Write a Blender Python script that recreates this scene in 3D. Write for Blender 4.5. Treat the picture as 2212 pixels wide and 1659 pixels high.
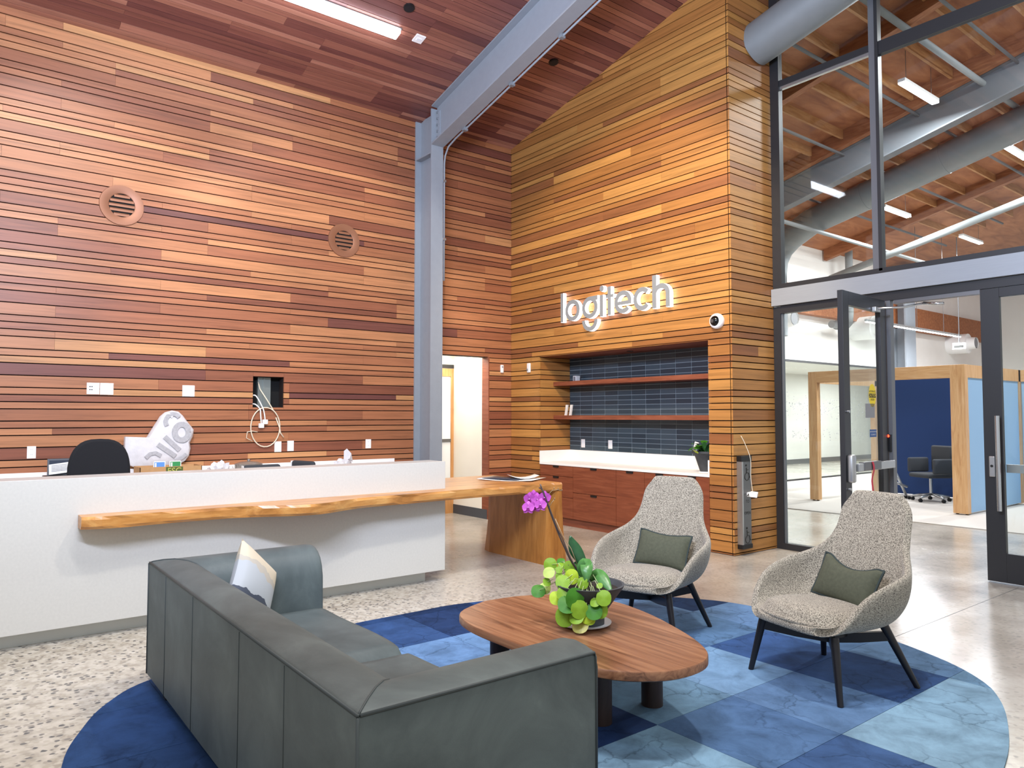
import bpy, bmesh, math, random
from mathutils import Vector, Matrix
random.seed(7)
S = bpy.context.scene
for o in list(bpy.data.objects): bpy.data.objects.remove(o)
C = S.collection
PI = math.pi
# ------------------------------------------------------------------ camera
CAMP = Vector((8.751, -6.828, 1.516)); YAW = math.radians(51.975); TILT = math.radians(2.515)
F = Vector((-math.sin(YAW)*math.cos(TILT), math.cos(YAW)*math.cos(TILT), math.sin(TILT)))
R = Vector((math.cos(YAW), math.sin(YAW), 0)); U = R.cross(F)
cd = bpy.data.cameras.new('camera'); cam = bpy.data.objects.new('camera', cd); C.objects.link(cam)
cd.sensor_fit = 'HORIZONTAL'; cd.sensor_width = 36; cd.lens = 36*1582/2212; cd.clip_end = 200
cam.matrix_world = Matrix(((R.x, U.x, -F.x, CAMP.x), (R.y, U.y, -F.y, CAMP.y), (R.z, U.z, -F.z, CAMP.z), (0, 0, 0, 1)))
S.camera = cam
S.view_settings.view_transform = 'Standard'; S.view_settings.look = 'None'
S.view_settings.exposure = 0.0; S.view_settings.gamma = 1; S.view_settings.use_curve_mapping = False
# ------------------------------------------------------------------ world and large lights
w = bpy.data.worlds.new('world'); S.world = w; w.use_nodes = True
w.node_tree.nodes['Background'].inputs[0].default_value = (0.93, 0.96, 1.0, 1)
w.node_tree.nodes['Background'].inputs[1].default_value = .72
CZ0, CS = 5.611, 0.238                                   # ceiling plane z = CZ0 + CS*x
def light(name, typ, loc, target, energy, col=(1, 1, 1), size=1, size_y=None, spot=None, blend=.5):
    l = bpy.data.lights.new(name, typ); o = bpy.data.objects.new(name, l); C.objects.link(o)
    o.location = loc; l.energy = energy; l.color = col
    o.rotation_euler = (Vector(target)-Vector(loc)).to_track_quat('-Z', 'Y').to_euler()
    if typ == 'AREA':
        l.shape = 'RECTANGLE' if size_y else 'SQUARE'; l.size = size
        if size_y: l.size_y = size_y
    if typ == 'SPOT':
        l.spot_size = spot; l.spot_blend = blend; l.shadow_soft_size = size
    return o
WARM = (1, .77, .46); NEUT = (1, .93, .84); COOL = (.93, .96, 1); COOLER = (.66, .75, 1)
# track spots on the lobby ceiling, washing the two timber walls and the lounge
light('track_spot_logo', 'SPOT', (4.6, -4.2, 6.5), (2.3, 0, 2.6), 1050, WARM, .10, spot=math.radians(54), blend=.45)
light('track_spot_logo_low', 'SPOT', (5.4, -3.6, 6.6), (3.4, 0, 1.6), 500, WARM, .10, spot=math.radians(55), blend=.6)
light('track_spot_desk', 'SPOT', (4.3, -3.9, 6.5), (0, -3.0, 2.4), 560, NEUT, .10, spot=math.radians(52), blend=.4)
light('track_spot_desk_far', 'SPOT', (4.3, -6.0, 6.5), (0, -5.8, 2.4), 560, NEUT, .10, spot=math.radians(52), blend=.4)
light('track_spot_lounge', 'SPOT', (6.6, -3.0, 6.9), (5.6, -3.9, 0), 700, NEUT, .14, spot=math.radians(80), blend=.7)
light('ceiling_fill', 'AREA', (6.8, -6.6, 3.9), (2.2, -3.2, 6.1), 640, COOLER, 2.4, .5)  # added unseen fill, aimed up to brighten the timber ceiling
light('ceiling_panel_lobby', 'AREA', (6.6, -5.2, 6.6), (6.0, -4.6, 0), 210, COOL, 2.6, .3)
light('corridor_panel', 'AREA', (-.48, -.9, 2.55), (-.48, -.9, 0), 26, NEUT, .5)
# ------------------------------------------------------------------ materials
def lin(h):
    h = h.lstrip('#'); v = [int(h[i:i+2], 16)/255 for i in (0, 2, 4)]
    return tuple(x/12.92 if x <= .04045 else ((x+.055)/1.055)**2.4 for x in v)+(1,)
class NT:
    def __init__(s, name):
        s.m = bpy.data.materials.new(name); s.m.use_nodes = True; s.t = s.m.node_tree; s.b = s.t.nodes['Principled BSDF']
    def n(s, typ, **kw):
        x = s.t.nodes.new(typ)
        for k, v in kw.items():
            if k in x.inputs: x.inputs[k].default_value = v
            else: setattr(x, k, v)
        return x
    def l(s, a, ao, b, bi): s.t.links.new(a.outputs[ao], b.inputs[bi])
    def ramp(s, src, so, stops):
        r = s.n('ShaderNodeValToRGB'); e = r.color_ramp.elements
        while len(e) < len(stops): e.new(.5)
        for i, (p, c) in enumerate(stops): e[i].position = p; e[i].color = c
        s.l(src, so, r, 'Fac'); return r
    def bump(s, src, so, strength, dist=.01):
        b = s.n('ShaderNodeBump', Strength=strength, Distance=dist); s.l(src, so, b, 'Height'); s.l(b, 0, s.b, 'Normal')
def g(v): return (v, v, v, 1)
M = {}
def mat(name, hexc, rough=.5, metal=0, var=0, vscale=20, bump=0, emit=0, spec=.5, trans=0, coat=0, stretch=None):
    t = NT(name); b = t.b
    b.inputs['Base Color'].default_value = lin(hexc); b.inputs['Roughness'].default_value = rough
    b.inputs['Metallic'].default_value = metal; b.inputs['Specular IOR Level'].default_value = spec
    b.inputs['Transmission Weight'].default_value = trans; b.inputs['Coat Weight'].default_value = coat
    if emit:
        b.inputs['Emission Color'].default_value = lin(hexc); b.inputs['Emission Strength'].default_value = emit
    if var or bump:
        tc = t.n('ShaderNodeTexCoord'); mp = t.n('ShaderNodeMapping'); t.l(tc, 'Object', mp, 'Vector')
        if stretch: mp.inputs['Scale'].default_value = stretch
        no = t.n('ShaderNodeTexNoise', Scale=vscale, Detail=5); t.l(mp, 0, no, 'Vector')
        if var:
            c = lin(hexc); lo = tuple(x*(1-var) for x in c[:3])+(1,); hi = tuple(min(1, x*(1+var)) for x in c[:3])+(1,)
            r = t.ramp(no, 'Fac', [(.3, lo), (.7, hi)]); t.l(r, 0, b, 'Base Color')
        if bump: t.bump(no, 'Fac', bump, .004)
    M[name] = t.m; return t.m
def wood_board(name, scale, rough=.42):
    t = NT(name); oi = t.n('ShaderNodeObjectInfo'); ge = t.n('ShaderNodeNewGeometry')
    mp = t.n('ShaderNodeMapping'); mp.inputs['Scale'].default_value = scale; t.l(ge, 'Position', mp, 'Vector')
    ml = t.n('ShaderNodeMath', operation='MULTIPLY'); ml.inputs[1].default_value = 37; t.l(oi, 'Random', ml, 0)
    no = t.n('ShaderNodeTexNoise', noise_dimensions='4D', Scale=1, Detail=6, Roughness=.62, Distortion=.6); t.l(mp, 0, no, 'Vector'); t.l(ml, 0, no, 'W')
    r = t.ramp(no, 'Fac', [(.28, g(.66)), (.5, g(1.0)), (.75, g(1.22))])
    mx = t.n('ShaderNodeMix', data_type='RGBA', blend_type='MULTIPLY'); mx.inputs[0].default_value = 1
    t.t.links.new(oi.outputs['Color'], mx.inputs[6]); t.t.links.new(r.outputs[0], mx.inputs[7]); t.t.links.new(mx.outputs[2], t.b.inputs['Base Color'])
    t.b.inputs['Roughness'].default_value = rough; t.b.inputs['Specular IOR Level'].default_value = .4
    t.bump(no, 'Fac', .08, .002); M[name] = t.m
wood_board('board_y', (14, 1.3, 34)); wood_board('board_x', (1.3, 14, 34)); wood_board('board_ceiling', (30, 1.3, 14), .38)
def wood(name, c0, c1, c2, scale, rough=.4, rings=True):
    t = NT(name); tc = t.n('ShaderNodeTexCoord'); mp = t.n('ShaderNodeMapping'); mp.inputs['Scale'].default_value = scale; t.l(tc, 'Object', mp, 'Vector')
    no = t.n('ShaderNodeTexNoise', Scale=1, Detail=7, Roughness=.6, Distortion=1.1); t.l(mp, 0, no, 'Vector')
    r = t.ramp(no, 'Fac', [(.3, lin(c0)), (.5, lin(c1)), (.72, lin(c2))]); t.l(r, 0, t.b, 'Base Color')
    t.b.inputs['Roughness'].default_value = rough; t.bump(no, 'Fac', .06, .002); M[name] = t.m
wood('slab_wood', '#96602c', '#c08444', '#dba661', (9, 1.6, 9), .3)
wood('slab_leg', '#8a551f', '#a86f30', '#bf8644', (9, 9, 1.6), .4)
wood('walnut', '#593622', '#8a5d41', '#a97b58', (1.3, 22, 22), .3)
wood('walnut_dark', '#221712', '#33231c', '#43302a', (20, 20, 2), .5)
wood('cabinet', '#6c3520', '#7d4229', '#8c5035', (2, 8, 26), .45)
wood('shelf_wood', '#6e3b28', '#844932', '#955840', (2, 20, 20), .45)
wood('oak', '#b98a5c', '#cba070', '#d8b387', (26, 26, 2), .45)
wood('oak_h', '#b98a5c', '#cba070', '#d8b387', (2, 26, 26), .45)
wood('door_wood', '#b07a45', '#c28c55', '#cf9e68', (26, 26, 2), .45)
wood('joist', '#96602f', '#ad7848', '#c0905f', (14, 2, 14), .6)
wood('glulam', '#7e4826', '#985c36', '#ad734a', (2, 14, 14), .6)
wood('plywood', '#80482a', '#a0643d', '#b97c52', (3.2, .9, 3), .65)
mat('backing', '#1d0d08', .9); mat('white_paint', '#efece6', .6, var=.02, vscale=3); mat('cream_paint', '#e8e0cf', .6, var=.02, vscale=3)
mat('quartz', '#c9c6bc', .32, var=.03, vscale=60); mat('quartz_white', '#f2f0ec', .3); mat('toe_kick', '#dfe0d9', .45)
mat('steel_paint', '#878e95', .5, var=.03, vscale=12); mat('steel_dark', '#777c81', .65); mat('bolt', '#a5abb0', .35, .8)
mat('black_frame', '#26272a', .42); mat('gray_frame', '#6f7276', .4, .4); mat('header_gray', '#9aa0a6', .42, .25, var=.03, vscale=5, stretch=(1, 8, 30))
mat('alu', '#b9bbbc', .32, .85); mat('alu_dark', '#77787a', .4, .8); mat('chrome', '#c8cacc', .18, .95)
mat('white_plastic', '#f1f0ee', .4); mat('black_plastic', '#101113', .45); mat('black_rubber', '#0c0c0d', .7); mat('glossy_black', '#08080a', .12)
mat('bronze_vent', '#8d5f45', .45, .35); mat('void', '#050505', .9); mat('stud', '#8f9692', .4, .7)
mat('duct', '#83898b', .5, .25, var=.03, vscale=8); mat('pipe', '#8f9394', .6); mat('strut', '#5f6163', .6)
mat('black_fabric', '#0f1014', .9, bump=.2, vscale=300); mat('charcoal_fabric', '#34373b', .9, bump=.2, vscale=300)
mat('olive', '#4d503f', .85, var=.12, vscale=60, bump=.25); mat('olive_pipe', '#2f3a38', .8)
mat('ebony', '#171316', .4); mat('navy_panel', '#12305e', .85, var=.08, vscale=300, bump=.2); mat('sky_panel', '#8fb3d3', .85, var=.06, vscale=200)
mat('concrete_pot', '#3f4346', .7, var=.15, vscale=20); mat('saucer', '#f2f4f6', .35); mat('soil', '#2a221a', .95, bump=1, vscale=80)
mat('leaf_d', '#3d7a1a', .5, var=.25, vscale=40, spec=.3); mat('leaf_m', '#7fa428', .5, var=.25, vscale=40, spec=.3); mat('leaf_b', '#acc62e', .5, var=.2, vscale=40, spec=.3)
mat('leaf_l', '#b4c764', .5, var=.15, vscale=40, spec=.3); mat('leaf_y', '#bdb75a', .4, var=.2, vscale=40)
mat('orchid_leaf', '#23502a', .3, var=.2, vscale=30); mat('orchid_leaf_light', '#4f8440', .32, var=.2, vscale=30)
mat('petiole', '#b9c58d', .5); mat('orchid_stem', '#4a3d38', .5); mat('twig', '#a58c6a', .6)
mat('petal', '#bd4fb0', .5, var=.25, vscale=60); mat('petal_lip', '#8f1f7c', .5); mat('petal_pale', '#dba3d6', .5)
mat('paper', '#eeece6', .6); mat('paper_ink', '#8d8d90', .6); mat('mag_dark', '#333a48', .4); mat('cardboard', '#b98e5e', .8, var=.06, vscale=30)
mat('green_print', '#4f5c22', .7); mat('blue_card', '#5f94d6', .5); mat('green_card', '#35904f', .5); mat('film', '#d3d1d1', .35, var=.06, vscale=18, bump=.9)
mat('grey_wrap', '#a9a8a9', .5, var=.12, vscale=40, bump=.5); mat('plastic_bag', '#d6d4d3', .3, bump=.8, vscale=40); mat('glass_bowl', '#8f867c', .15, .3)
mat('cable', '#d9cdb4', .5); mat('cable_white', '#efede8', .5); mat('sign_face', '#8b9092', .5); mat('wire_white', '#f0ead8', .5)
mat('sign_edge', '#fbfaff', .5, emit=3.2); mat('led', '#eef2ff', .5, emit=22); mat('led_office', '#f6f9ff', .5, emit=22); mat('red_led', '#ff3018', .5, emit=12)
mat('tag_red', '#c3203a', .5); mat('sticker_yellow', '#f2d316', .5); mat('sticker_blue', '#2a5590', .5); mat('ink', '#15150f', .6); mat('white_ink', '#f6f6f4', .6)
mat('grout', '#9aa7ad', .7); mat('carpet_grey', '#b9b4ad', .95, var=.12, vscale=250); mat('gray_wall', '#8b8c8e', .7); mat('dark_baseboard', '#44464a', .6)
mat('frost', '#e9eef0', .4); mat('speaker_black', '#0d0f16', .6)
def glass(name, tint=(1, 1, 1), mixf=.06):
    t = NT(name); out = t.t.nodes['Material Output']; tr = t.n('ShaderNodeBsdfTransparent'); tr.inputs[0].default_value = tint+(1,)
    gl = t.n('ShaderNodeBsdfGlossy', Roughness=.02); lw = t.n('ShaderNodeLayerWeight', Blend=.5); mx = t.n('ShaderNodeMixShader')
    pw = t.n('ShaderNodeMath', operation='POWER'); pw.inputs[1].default_value = 5; t.l(lw, 'Facing', pw, 0)
    fr = t.n('ShaderNodeMath', operation='MULTIPLY_ADD'); fr.inputs[1].default_value = .8; fr.inputs[2].default_value = .03; t.l(pw, 0, fr, 0); t.l(fr, 0, mx, 0); t.l(tr, 0, mx, 1); t.l(gl, 0, mx, 2); t.l(mx, 0, out, 0); M[name] = t.m
glass('glass', (.96, .98, .97))
def tile_mat():
    t = NT('tile'); oi = t.n('ShaderNodeObjectInfo'); r = t.ramp(oi, 'Random', [(0, lin('#2f3c46')), (.5, lin('#394852')), (1, lin('#44545e'))])
    t.l(r, 0, t.b, 'Base Color'); t.b.inputs['Roughness'].default_value = .3; M['tile'] = t.m
tile_mat()
def tweed():
    t = NT('tweed'); tc = t.n('ShaderNodeTexCoord'); no = t.n('ShaderNodeTexNoise', Scale=190, Detail=2, Roughness=.6); t.l(tc, 'Object', no, 'Vector')
    r = t.ramp(no, 'Fac', [(.38, lin('#4f4a40')), (.46, lin('#857d6f')), (.57, lin('#b3ab99'))]); t.l(r, 0, t.b, 'Base Color')
    t.b.inputs['Roughness'].default_value = .95; t.b.inputs['Sheen Weight'].default_value = .2; t.bump(no, 'Fac', .5, .004); M['tweed'] = t.m
tweed()
def leather():
    t = NT('leather'); tc = t.n('ShaderNodeTexCoord')
    n1 = t.n('ShaderNodeTexNoise', Scale=2.6, Detail=8, Roughness=.65, Distortion=.5); t.l(tc, 'Object', n1, 'Vector')
    r = t.ramp(n1, 'Fac', [(.3, lin('#434c4b')), (.5, lin('#505958')), (.68, lin('#5d6765')), (.82, lin('#7b8582'))]); t.l(r, 0, t.b, 'Base Color')
    t.b.inputs['Roughness'].default_value = .55; t.b.inputs['Specular IOR Level'].default_value = .4
    n2 = t.n('ShaderNodeTexNoise', Scale=220, Detail=2); t.l(tc, 'Object', n2, 'Vector'); t.bump(n2, 'Fac', .12, .002); M['leather'] = t.m
leather()
mat('leather_seam', '#3a4141', .6)
def rugmat():
    t = NT('carpet_tile'); oi = t.n('ShaderNodeObjectInfo'); ge = t.n('ShaderNodeNewGeometry')
    n1 = t.n('ShaderNodeTexNoise', Scale=5, Detail=8, Roughness=.65, Distortion=.4); t.l(ge, 'Position', n1, 'Vector')
    r1 = t.ramp(n1, 'Fac', [(.3, g(.62)), (.52, g(1)), (.75, g(1.32))])
    ad = t.n('ShaderNodeMix', data_type='VECTOR'); ad.inputs[0].default_value = .16; t.t.links.new(ge.outputs['Position'], ad.inputs[4]); t.t.links.new(n1.outputs['Color'], ad.inputs[5])
    vo = t.n('ShaderNodeTexVoronoi', feature='DISTANCE_TO_EDGE', Scale=5.5); t.t.links.new(ad.outputs[1], vo.inputs['Vector'])
    rv = t.ramp(vo, 'Distance', [(.0, g(.62)), (.04, g(1))])
    n3 = t.n('ShaderNodeTexNoise', Scale=1.7, Detail=1); t.l(ge, 'Position', n3, 'Vector'); rm = t.ramp(n3, 'Fac', [(.45, g(0)), (.56, g(1))])
    mv = t.n('ShaderNodeMix', data_type='RGBA'); mv.inputs[6].default_value = g(1); t.t.links.new(rm.outputs[0], mv.inputs[0]); t.t.links.new(rv.outputs[0], mv.inputs[7])
    m1 = t.n('ShaderNodeMix', data_type='RGBA', blend_type='MULTIPLY'); m1.inputs[0].default_value = 1
    t.t.links.new(oi.outputs['Color'], m1.inputs[6]); t.t.links.new(r1.outputs[0], m1.inputs[7])
    m2 = t.n('ShaderNodeMix', data_type='RGBA', blend_type='MULTIPLY'); m2.inputs[0].default_value = 1
    t.t.links.new(m1.outputs[2], m2.inputs[6]); t.t.links.new(mv.outputs[2], m2.inputs[7]); t.t.links.new(m2.outputs[2], t.b.inputs['Base Color'])
    t.b.inputs['Roughness'].default_value = .95; t.b.inputs['Specular IOR Level'].default_value = .15
    n2 = t.n('ShaderNodeTexNoise', Scale=260, Detail=2); t.l(ge, 'Position', n2, 'Vector'); t.bump(n2, 'Fac', .35, .004); M['carpet_tile'] = t.m
rugmat()
def floormat():
    t = NT('polished_concrete'); ge = t.n('ShaderNodeNewGeometry')
    n1 = t.n('ShaderNodeTexNoise', Scale=1.1, Detail=8, Roughness=.6); t.l(ge, 'Position', n1, 'Vector')
    base = t.ramp(n1, 'Fac', [(.3, lin('#8d877f')), (.5, lin('#a39d94')), (.7, lin('#b5b0a7'))])
    n0 = t.n('ShaderNodeTexNoise', Scale=14, Detail=3); t.l(ge, 'Position', n0, 'Vector')
    ad = t.n('ShaderNodeMix', data_type='VECTOR'); ad.inputs[0].default_value = .03; t.t.links.new(ge.outputs['Position'], ad.inputs[4]); t.t.links.new(n0.outputs['Color'], ad.inputs[5])
    v1 = t.n('ShaderNodeTexVoronoi', Scale=34); t.t.links.new(ad.outputs[1], v1.inputs['Vector'])
    sx = t.n('ShaderNodeSeparateColor'); t.l(v1, 'Color', sx, 0)
    stone = t.ramp(sx, 0, [(.0, lin('#4f4b49')), (.18, lin('#6f6962')), (.36, lin('#978d80')), (.46, lin('#b9ae9a')), (.7, lin('#d0c7b4')), (1, lin('#b3a893'))])
    ed = t.ramp(v1, 'Distance', [(.34, g(1)), (.5, g(0))])
    mort = t.n('ShaderNodeMix', data_type='RGBA'); rmo = t.ramp(n0, 'Fac', [(.35, lin('#a89d8b')), (.5, lin('#c2b8a6')), (.65, lin('#d3cab9'))]); t.t.links.new(rmo.outputs[0], mort.inputs[6]); t.t.links.new(ed.outputs[0], mort.inputs[0]); t.t.links.new(stone.outputs[0], mort.inputs[7])
    sp = t.n('ShaderNodeSeparateXYZ'); t.l(ge, 'Position', sp, 0)
    # the slab by the desk was ground deeper, so its aggregate shows
    mr = t.n('ShaderNodeMapRange', clamp=True); t.l(sp, 'Y', mr, 0); mr.inputs[1].default_value = -2.2; mr.inputs[2].default_value = -4.2; mr.inputs[3].default_value = .16; mr.inputs[4].default_value = 1
    mx = t.n('ShaderNodeMix', data_type='RGBA'); t.l(mr, 0, mx, 0); t.t.links.new(base.outputs[0], mx.inputs[6]); t.t.links.new(mort.outputs[2], mx.inputs[7])
    t.t.links.new(mx.outputs[2], t.b.inputs['Base Color'])
    rr = t.n('ShaderNodeMapRange', clamp=True); t.l(n1, 'Fac', rr, 0); rr.inputs[1].default_value = .3; rr.inputs[2].default_value = .7; rr.inputs[3].default_value = .17; rr.inputs[4].default_value = .30
    t.l(rr, 0, t.b, 'Roughness'); t.b.inputs['Specular IOR Level'].default_value = .55; M['polished_concrete'] = t.m
floormat()
def printed():
    t = NT('printed_fabric'); tc = t.n('ShaderNodeTexCoord'); sp = t.n('ShaderNodeSeparateXYZ'); no = t.n('ShaderNodeTexNoise', Scale=7, Detail=3); t.l(tc, 'Object', no, 'Vector'); t.l(tc, 'Object', sp, 0)
    ma = t.n('ShaderNodeMath', operation='MULTIPLY_ADD'); ma.inputs[1].default_value = .16; t.l(no, 'Fac', ma, 0); t.l(sp, 'Z', ma, 2)
    mr = t.n('ShaderNodeMapRange'); mr.inputs[1].default_value = -.2; mr.inputs[2].default_value = .36; t.l(ma, 0, mr, 0)
    r = t.ramp(mr, 0, [(0, lin('#d2a91f')), (.14, lin('#c4bfb4')), (.26, lin('#454b57')), (.34, lin('#adb1b3')), (.58, lin('#b5ad9f')), (.63, lin('#cabda5'))]); r.color_ramp.interpolation = 'CONSTANT'
    t.l(r, 0, t.b, 'Base Color'); t.b.inputs['Roughness'].default_value = .85; M['printed_fabric'] = t.m
printed()
# ------------------------------------------------------------------ geometry helpers
class MB:
    def __init__(s): s.v = []; s.f = []
    def add(s, vs, fs):
        k = len(s.v); s.v += [tuple(p) for p in vs]; s.f += [tuple(i+k for i in f) for f in fs]; return s
    def box(s, x0, x1, y0, y1, z0, z1):
        return s.add([(x, y, z) for x in (x0, x1) for y in (y0, y1) for z in (z0, z1)],
                     [(0, 1, 3, 2), (4, 6, 7, 5), (0, 4, 5, 1), (2, 3, 7, 6), (0, 2, 6, 4), (1, 5, 7, 3)])
    def bbox(s, x0, x1, y0, y1, z0, z1, b=.01, seg=2):
        bm = bmesh.new(); bmesh.ops.create_cube(bm, size=1)
        for v in bm.verts: v.co = ((x0+x1)/2+v.co.x*(x1-x0), (y0+y1)/2+v.co.y*(y1-y0), (z0+z1)/2+v.co.z*(z1-z0))
        bmesh.ops.bevel(bm, geom=bm.edges[:], offset=b, segments=seg, affect='EDGES', profile=.5)
        bm.verts.index_update(); s.add([v.co[:] for v in bm.verts], [[v.index for v in f.verts] for f in bm.faces]); bm.free(); return s
    def cyl(s, p0, p1, r0, r1=None, n=16, cap=True):
        r1 = r0 if r1 is None else r1; p0 = Vector(p0); p1 = Vector(p1); d = (p1-p0).normalized()
        a = d.orthogonal().normalized(); b = d.cross(a); vs = []
        for p, r in ((p0, r0), (p1, r1)):
            vs += [p+a*math.cos(2*PI*i/n)*r+b*math.sin(2*PI*i/n)*r for i in range(n)]
        fs = [(i, (i+1) % n, n+(i+1) % n, n+i) for i in range(n)]
        if cap: fs += [tuple(range(n))[::-1], tuple(range(n, 2*n))]
        return s.add(vs, fs)
    def tube(s, pts, r, n=8, closed=False):
        pts = [Vector(p) for p in pts]; N = len(pts); vs = []; fs = []; prev = None
        for i, p in enumerate(pts):
            if closed: d = pts[(i+1) % N]-pts[i-1]
            else: d = pts[min(i+1, N-1)]-pts[max(i-1, 0)]
            d.normalize()
            a = d.orthogonal().normalized() if prev is None else (prev-d*prev.dot(d)).normalized()
            prev = a; b = d.cross(a); rr = r[i] if isinstance(r, (list, tuple)) else r
            vs += [p+a*math.cos(2*PI*j/n)*rr+b*math.sin(2*PI*j/n)*rr for j in range(n)]
        for i in range(N if closed else N-1):
            i2 = (i+1) % N
            fs += [(i*n+j, i*n+(j+1) % n, i2*n+(j+1) % n, i2*n+j) for j in range(n)]
        if not closed: fs += [tuple(range(n))[::-1], tuple(range((N-1)*n, N*n))]
        return s.add(vs, fs)
    def lathe(s, prof, c=(0, 0, 0), n=32):
        vs = []; fs = []
        for r, z in prof: vs += [(c[0]+r*math.cos(2*PI*i/n), c[1]+r*math.sin(2*PI*i/n), c[2]+z) for i in range(n)]
        for k in range(len(prof)-1): fs += [(k*n+i, k*n+(i+1) % n, (k+1)*n+(i+1) % n, (k+1)*n+i) for i in range(n)]
        fs += [tuple(range(n))[::-1], tuple(range((len(prof)-1)*n, len(prof)*n))]
        return s.add(vs, fs)
    def prism(s, poly, a0, a1, ax=2):
        """poly of 2-D points in the two other axes (in x,y,z order), extruded along ax"""
        def mk(p, a):
            q = list(p); q.insert(ax, a); return tuple(q)
        n = len(poly); vs = [mk(p, a0) for p in poly]+[mk(p, a1) for p in poly]
        return s.add(vs, [tuple(range(n))[::-1], tuple(range(n, 2*n))]+[(i, (i+1) % n, n+(i+1) % n, n+i) for i in range(n)])
    def grid(s, fn, nu, nv):
        vs = [fn(i/nu, j/nv) for j in range(nv+1) for i in range(nu+1)]
        return s.add(vs, [(j*(nu+1)+i, j*(nu+1)+i+1, (j+1)*(nu+1)+i+1, (j+1)*(nu+1)+i) for j in range(nv) for i in range(nu)])
    def build(s, name, m, parent=None, smooth=False, world=True, bevel=0, fixn=True):
        me = bpy.data.meshes.new(name); off = parent.location if (parent and world) else Vector((0, 0, 0))
        me.from_pydata([tuple(Vector(p)-off) for p in s.v], [], s.f)
        if fixn:
            bm = bmesh.new(); bm.from_mesh(me); bmesh.ops.recalc_face_normals(bm, faces=bm.faces[:]); bm.to_mesh(me); bm.free()
        me.materials.append(M[m])
        if smooth:
            for p in me.polygons: p.use_smooth = True
            if smooth is not True: me.set_sharp_from_angle(angle=smooth)
        o = bpy.data.objects.new(name, me); C.objects.link(o)
        if parent: o.parent = parent
        if bevel:
            md = o.modifiers.new('bevel', 'BEVEL'); md.width = bevel; md.segments = 2; md.limit_method = 'ANGLE'
        return o
SM = math.radians(40)
def tag(o, label, cat, group=None, kind=None):
    o['label'] = label; o['category'] = cat
    if group: o['group'] = group
    if kind: o['kind'] = kind
    return o
def struct(o, label, cat): return tag(o, label, cat, kind='structure')
def thing(name, loc, label, cat, group=None, rz=0):
    o = bpy.data.objects.new(name, None); C.objects.link(o); o.location = loc; o.rotation_euler = (0, 0, rz); o.empty_display_size = .1
    return tag(o, label, cat, group)
def copy_tree(o, parent=None):
    c = o.copy(); C.objects.link(c); c.parent = parent
    for ch in list(o.children): copy_tree(ch, c)
    return c
def B(*a): return MB().box(*a)
def text(s, size, m, name, parent, mtx, align='CENTER'):
    cu = bpy.data.curves.new(name, 'FONT'); cu.body = s; cu.size = size; cu.align_x = align; cu.align_y = 'CENTER'; cu.fill_mode = 'FRONT'
    t = bpy.data.objects.new(name+'_curve', cu); C.objects.link(t)
    me = bpy.data.meshes.new_from_object(t.evaluated_get(bpy.context.evaluated_depsgraph_get())); bpy.data.objects.remove(t)
    me.materials.clear(); me.materials.append(M[m]); me.transform(mtx if not parent else Matrix.Translation(-parent.location) @ mtx); me.name = name
    o = bpy.data.objects.new(name, me); C.objects.link(o); o.parent = parent; return o
def face_mtx(origin, right, up):                       # text plane: x -> right, y -> up
    r = Vector(right).normalized(); u = Vector(up).normalized(); n = r.cross(u)
    return Matrix(((r.x, u.x, n.x, origin[0]), (r.y, u.y, n.y, origin[1]), (r.z, u.z, n.z, origin[2]), (0, 0, 0, 1)))
# ------------------------------------------------------------------ board cladding
cube = bpy.data.meshes.new('board_y'); mb = MB().box(-.5, .5, -.5, .5, -.5, .5); cube.from_pydata(mb.v, [], mb.f)
def unit_cube(m):
    k = 'unit_'+m
    if k not in bpy.data.meshes:
        me = cube.copy(); me.name = k; me.materials.clear(); me.materials.append(M[m])
        bm = bmesh.new(); bm.from_mesh(me); bmesh.ops.recalc_face_normals(bm, faces=bm.faces[:]); bm.to_mesh(me); bm.free()
    return bpy.data.meshes[k]
PAL = ['#b07850', '#a66e49', '#9c6443', '#925b3e', '#88533a', '#7e4b36', '#704236', '#653b34', '#ba8658']
PAL_WARM_LIT = ['#b98548', '#b27d43', '#a9753e', '#a06c39', '#966336', '#8b5935', '#b38146']  # yellowed board tones: the warm spotlight is put into the colour
PAL_COOL_LIT = ['#a06b57', '#956150', '#8b594a', '#815045', '#764840', '#6b403b', '#a87460']  # ceiling board tones shifted to plum, painting in the cool light
PW = [14, 20, 20, 17, 12, 7, 3, 1, 6]
def pick(pal=None):
    c = lin(random.choice(pal) if pal else random.choices(PAL, PW)[0]); k = random.uniform(.93, 1.07); return tuple(x*k for x in c[:3])+(1,)
WB, NB, PER, Z0 = .1219, .0711, .7215, 1.3245-2*.7215       # wide, narrow, period, a datum line
PAT = [WB, WB, NB, NB, NB, WB, NB, NB]                      # from the top of a period downwards
def rows(zlo, zhi):
    out = []; k = -3
    top = Z0
    while top-PER < zhi:
        top += PER; z = top
        for h in PAT:
            a, b = z-h, z; z = a
            if b > zlo and a < zhi: out.append((max(a, zlo), min(b, zhi)))
    return sorted(set((round(a, 4), round(b, 4)) for a, b in out))
GAP = .0112
def put_board(parent, m, loc, dim, rot=None, col=None):
    o = bpy.data.objects.new('board', unit_cube(m)); C.objects.link(o); o.parent = parent; o.location = loc; o.scale = dim; o.color = col or pick()
    if rot: o.rotation_euler = rot
    return o
def joints(a, b, seed, lmin=1.1, lmax=3.2, step=.493):
    rnd = random.Random(seed); out = [a]; x = a+rnd.uniform(.3, lmax)
    while x < b-.25:
        q = round(x/step)*step
        if q-out[-1] > .3 and b-q > .2: out.append(q)
        x += rnd.uniform(lmin, lmax)
    return out+[b]
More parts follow.
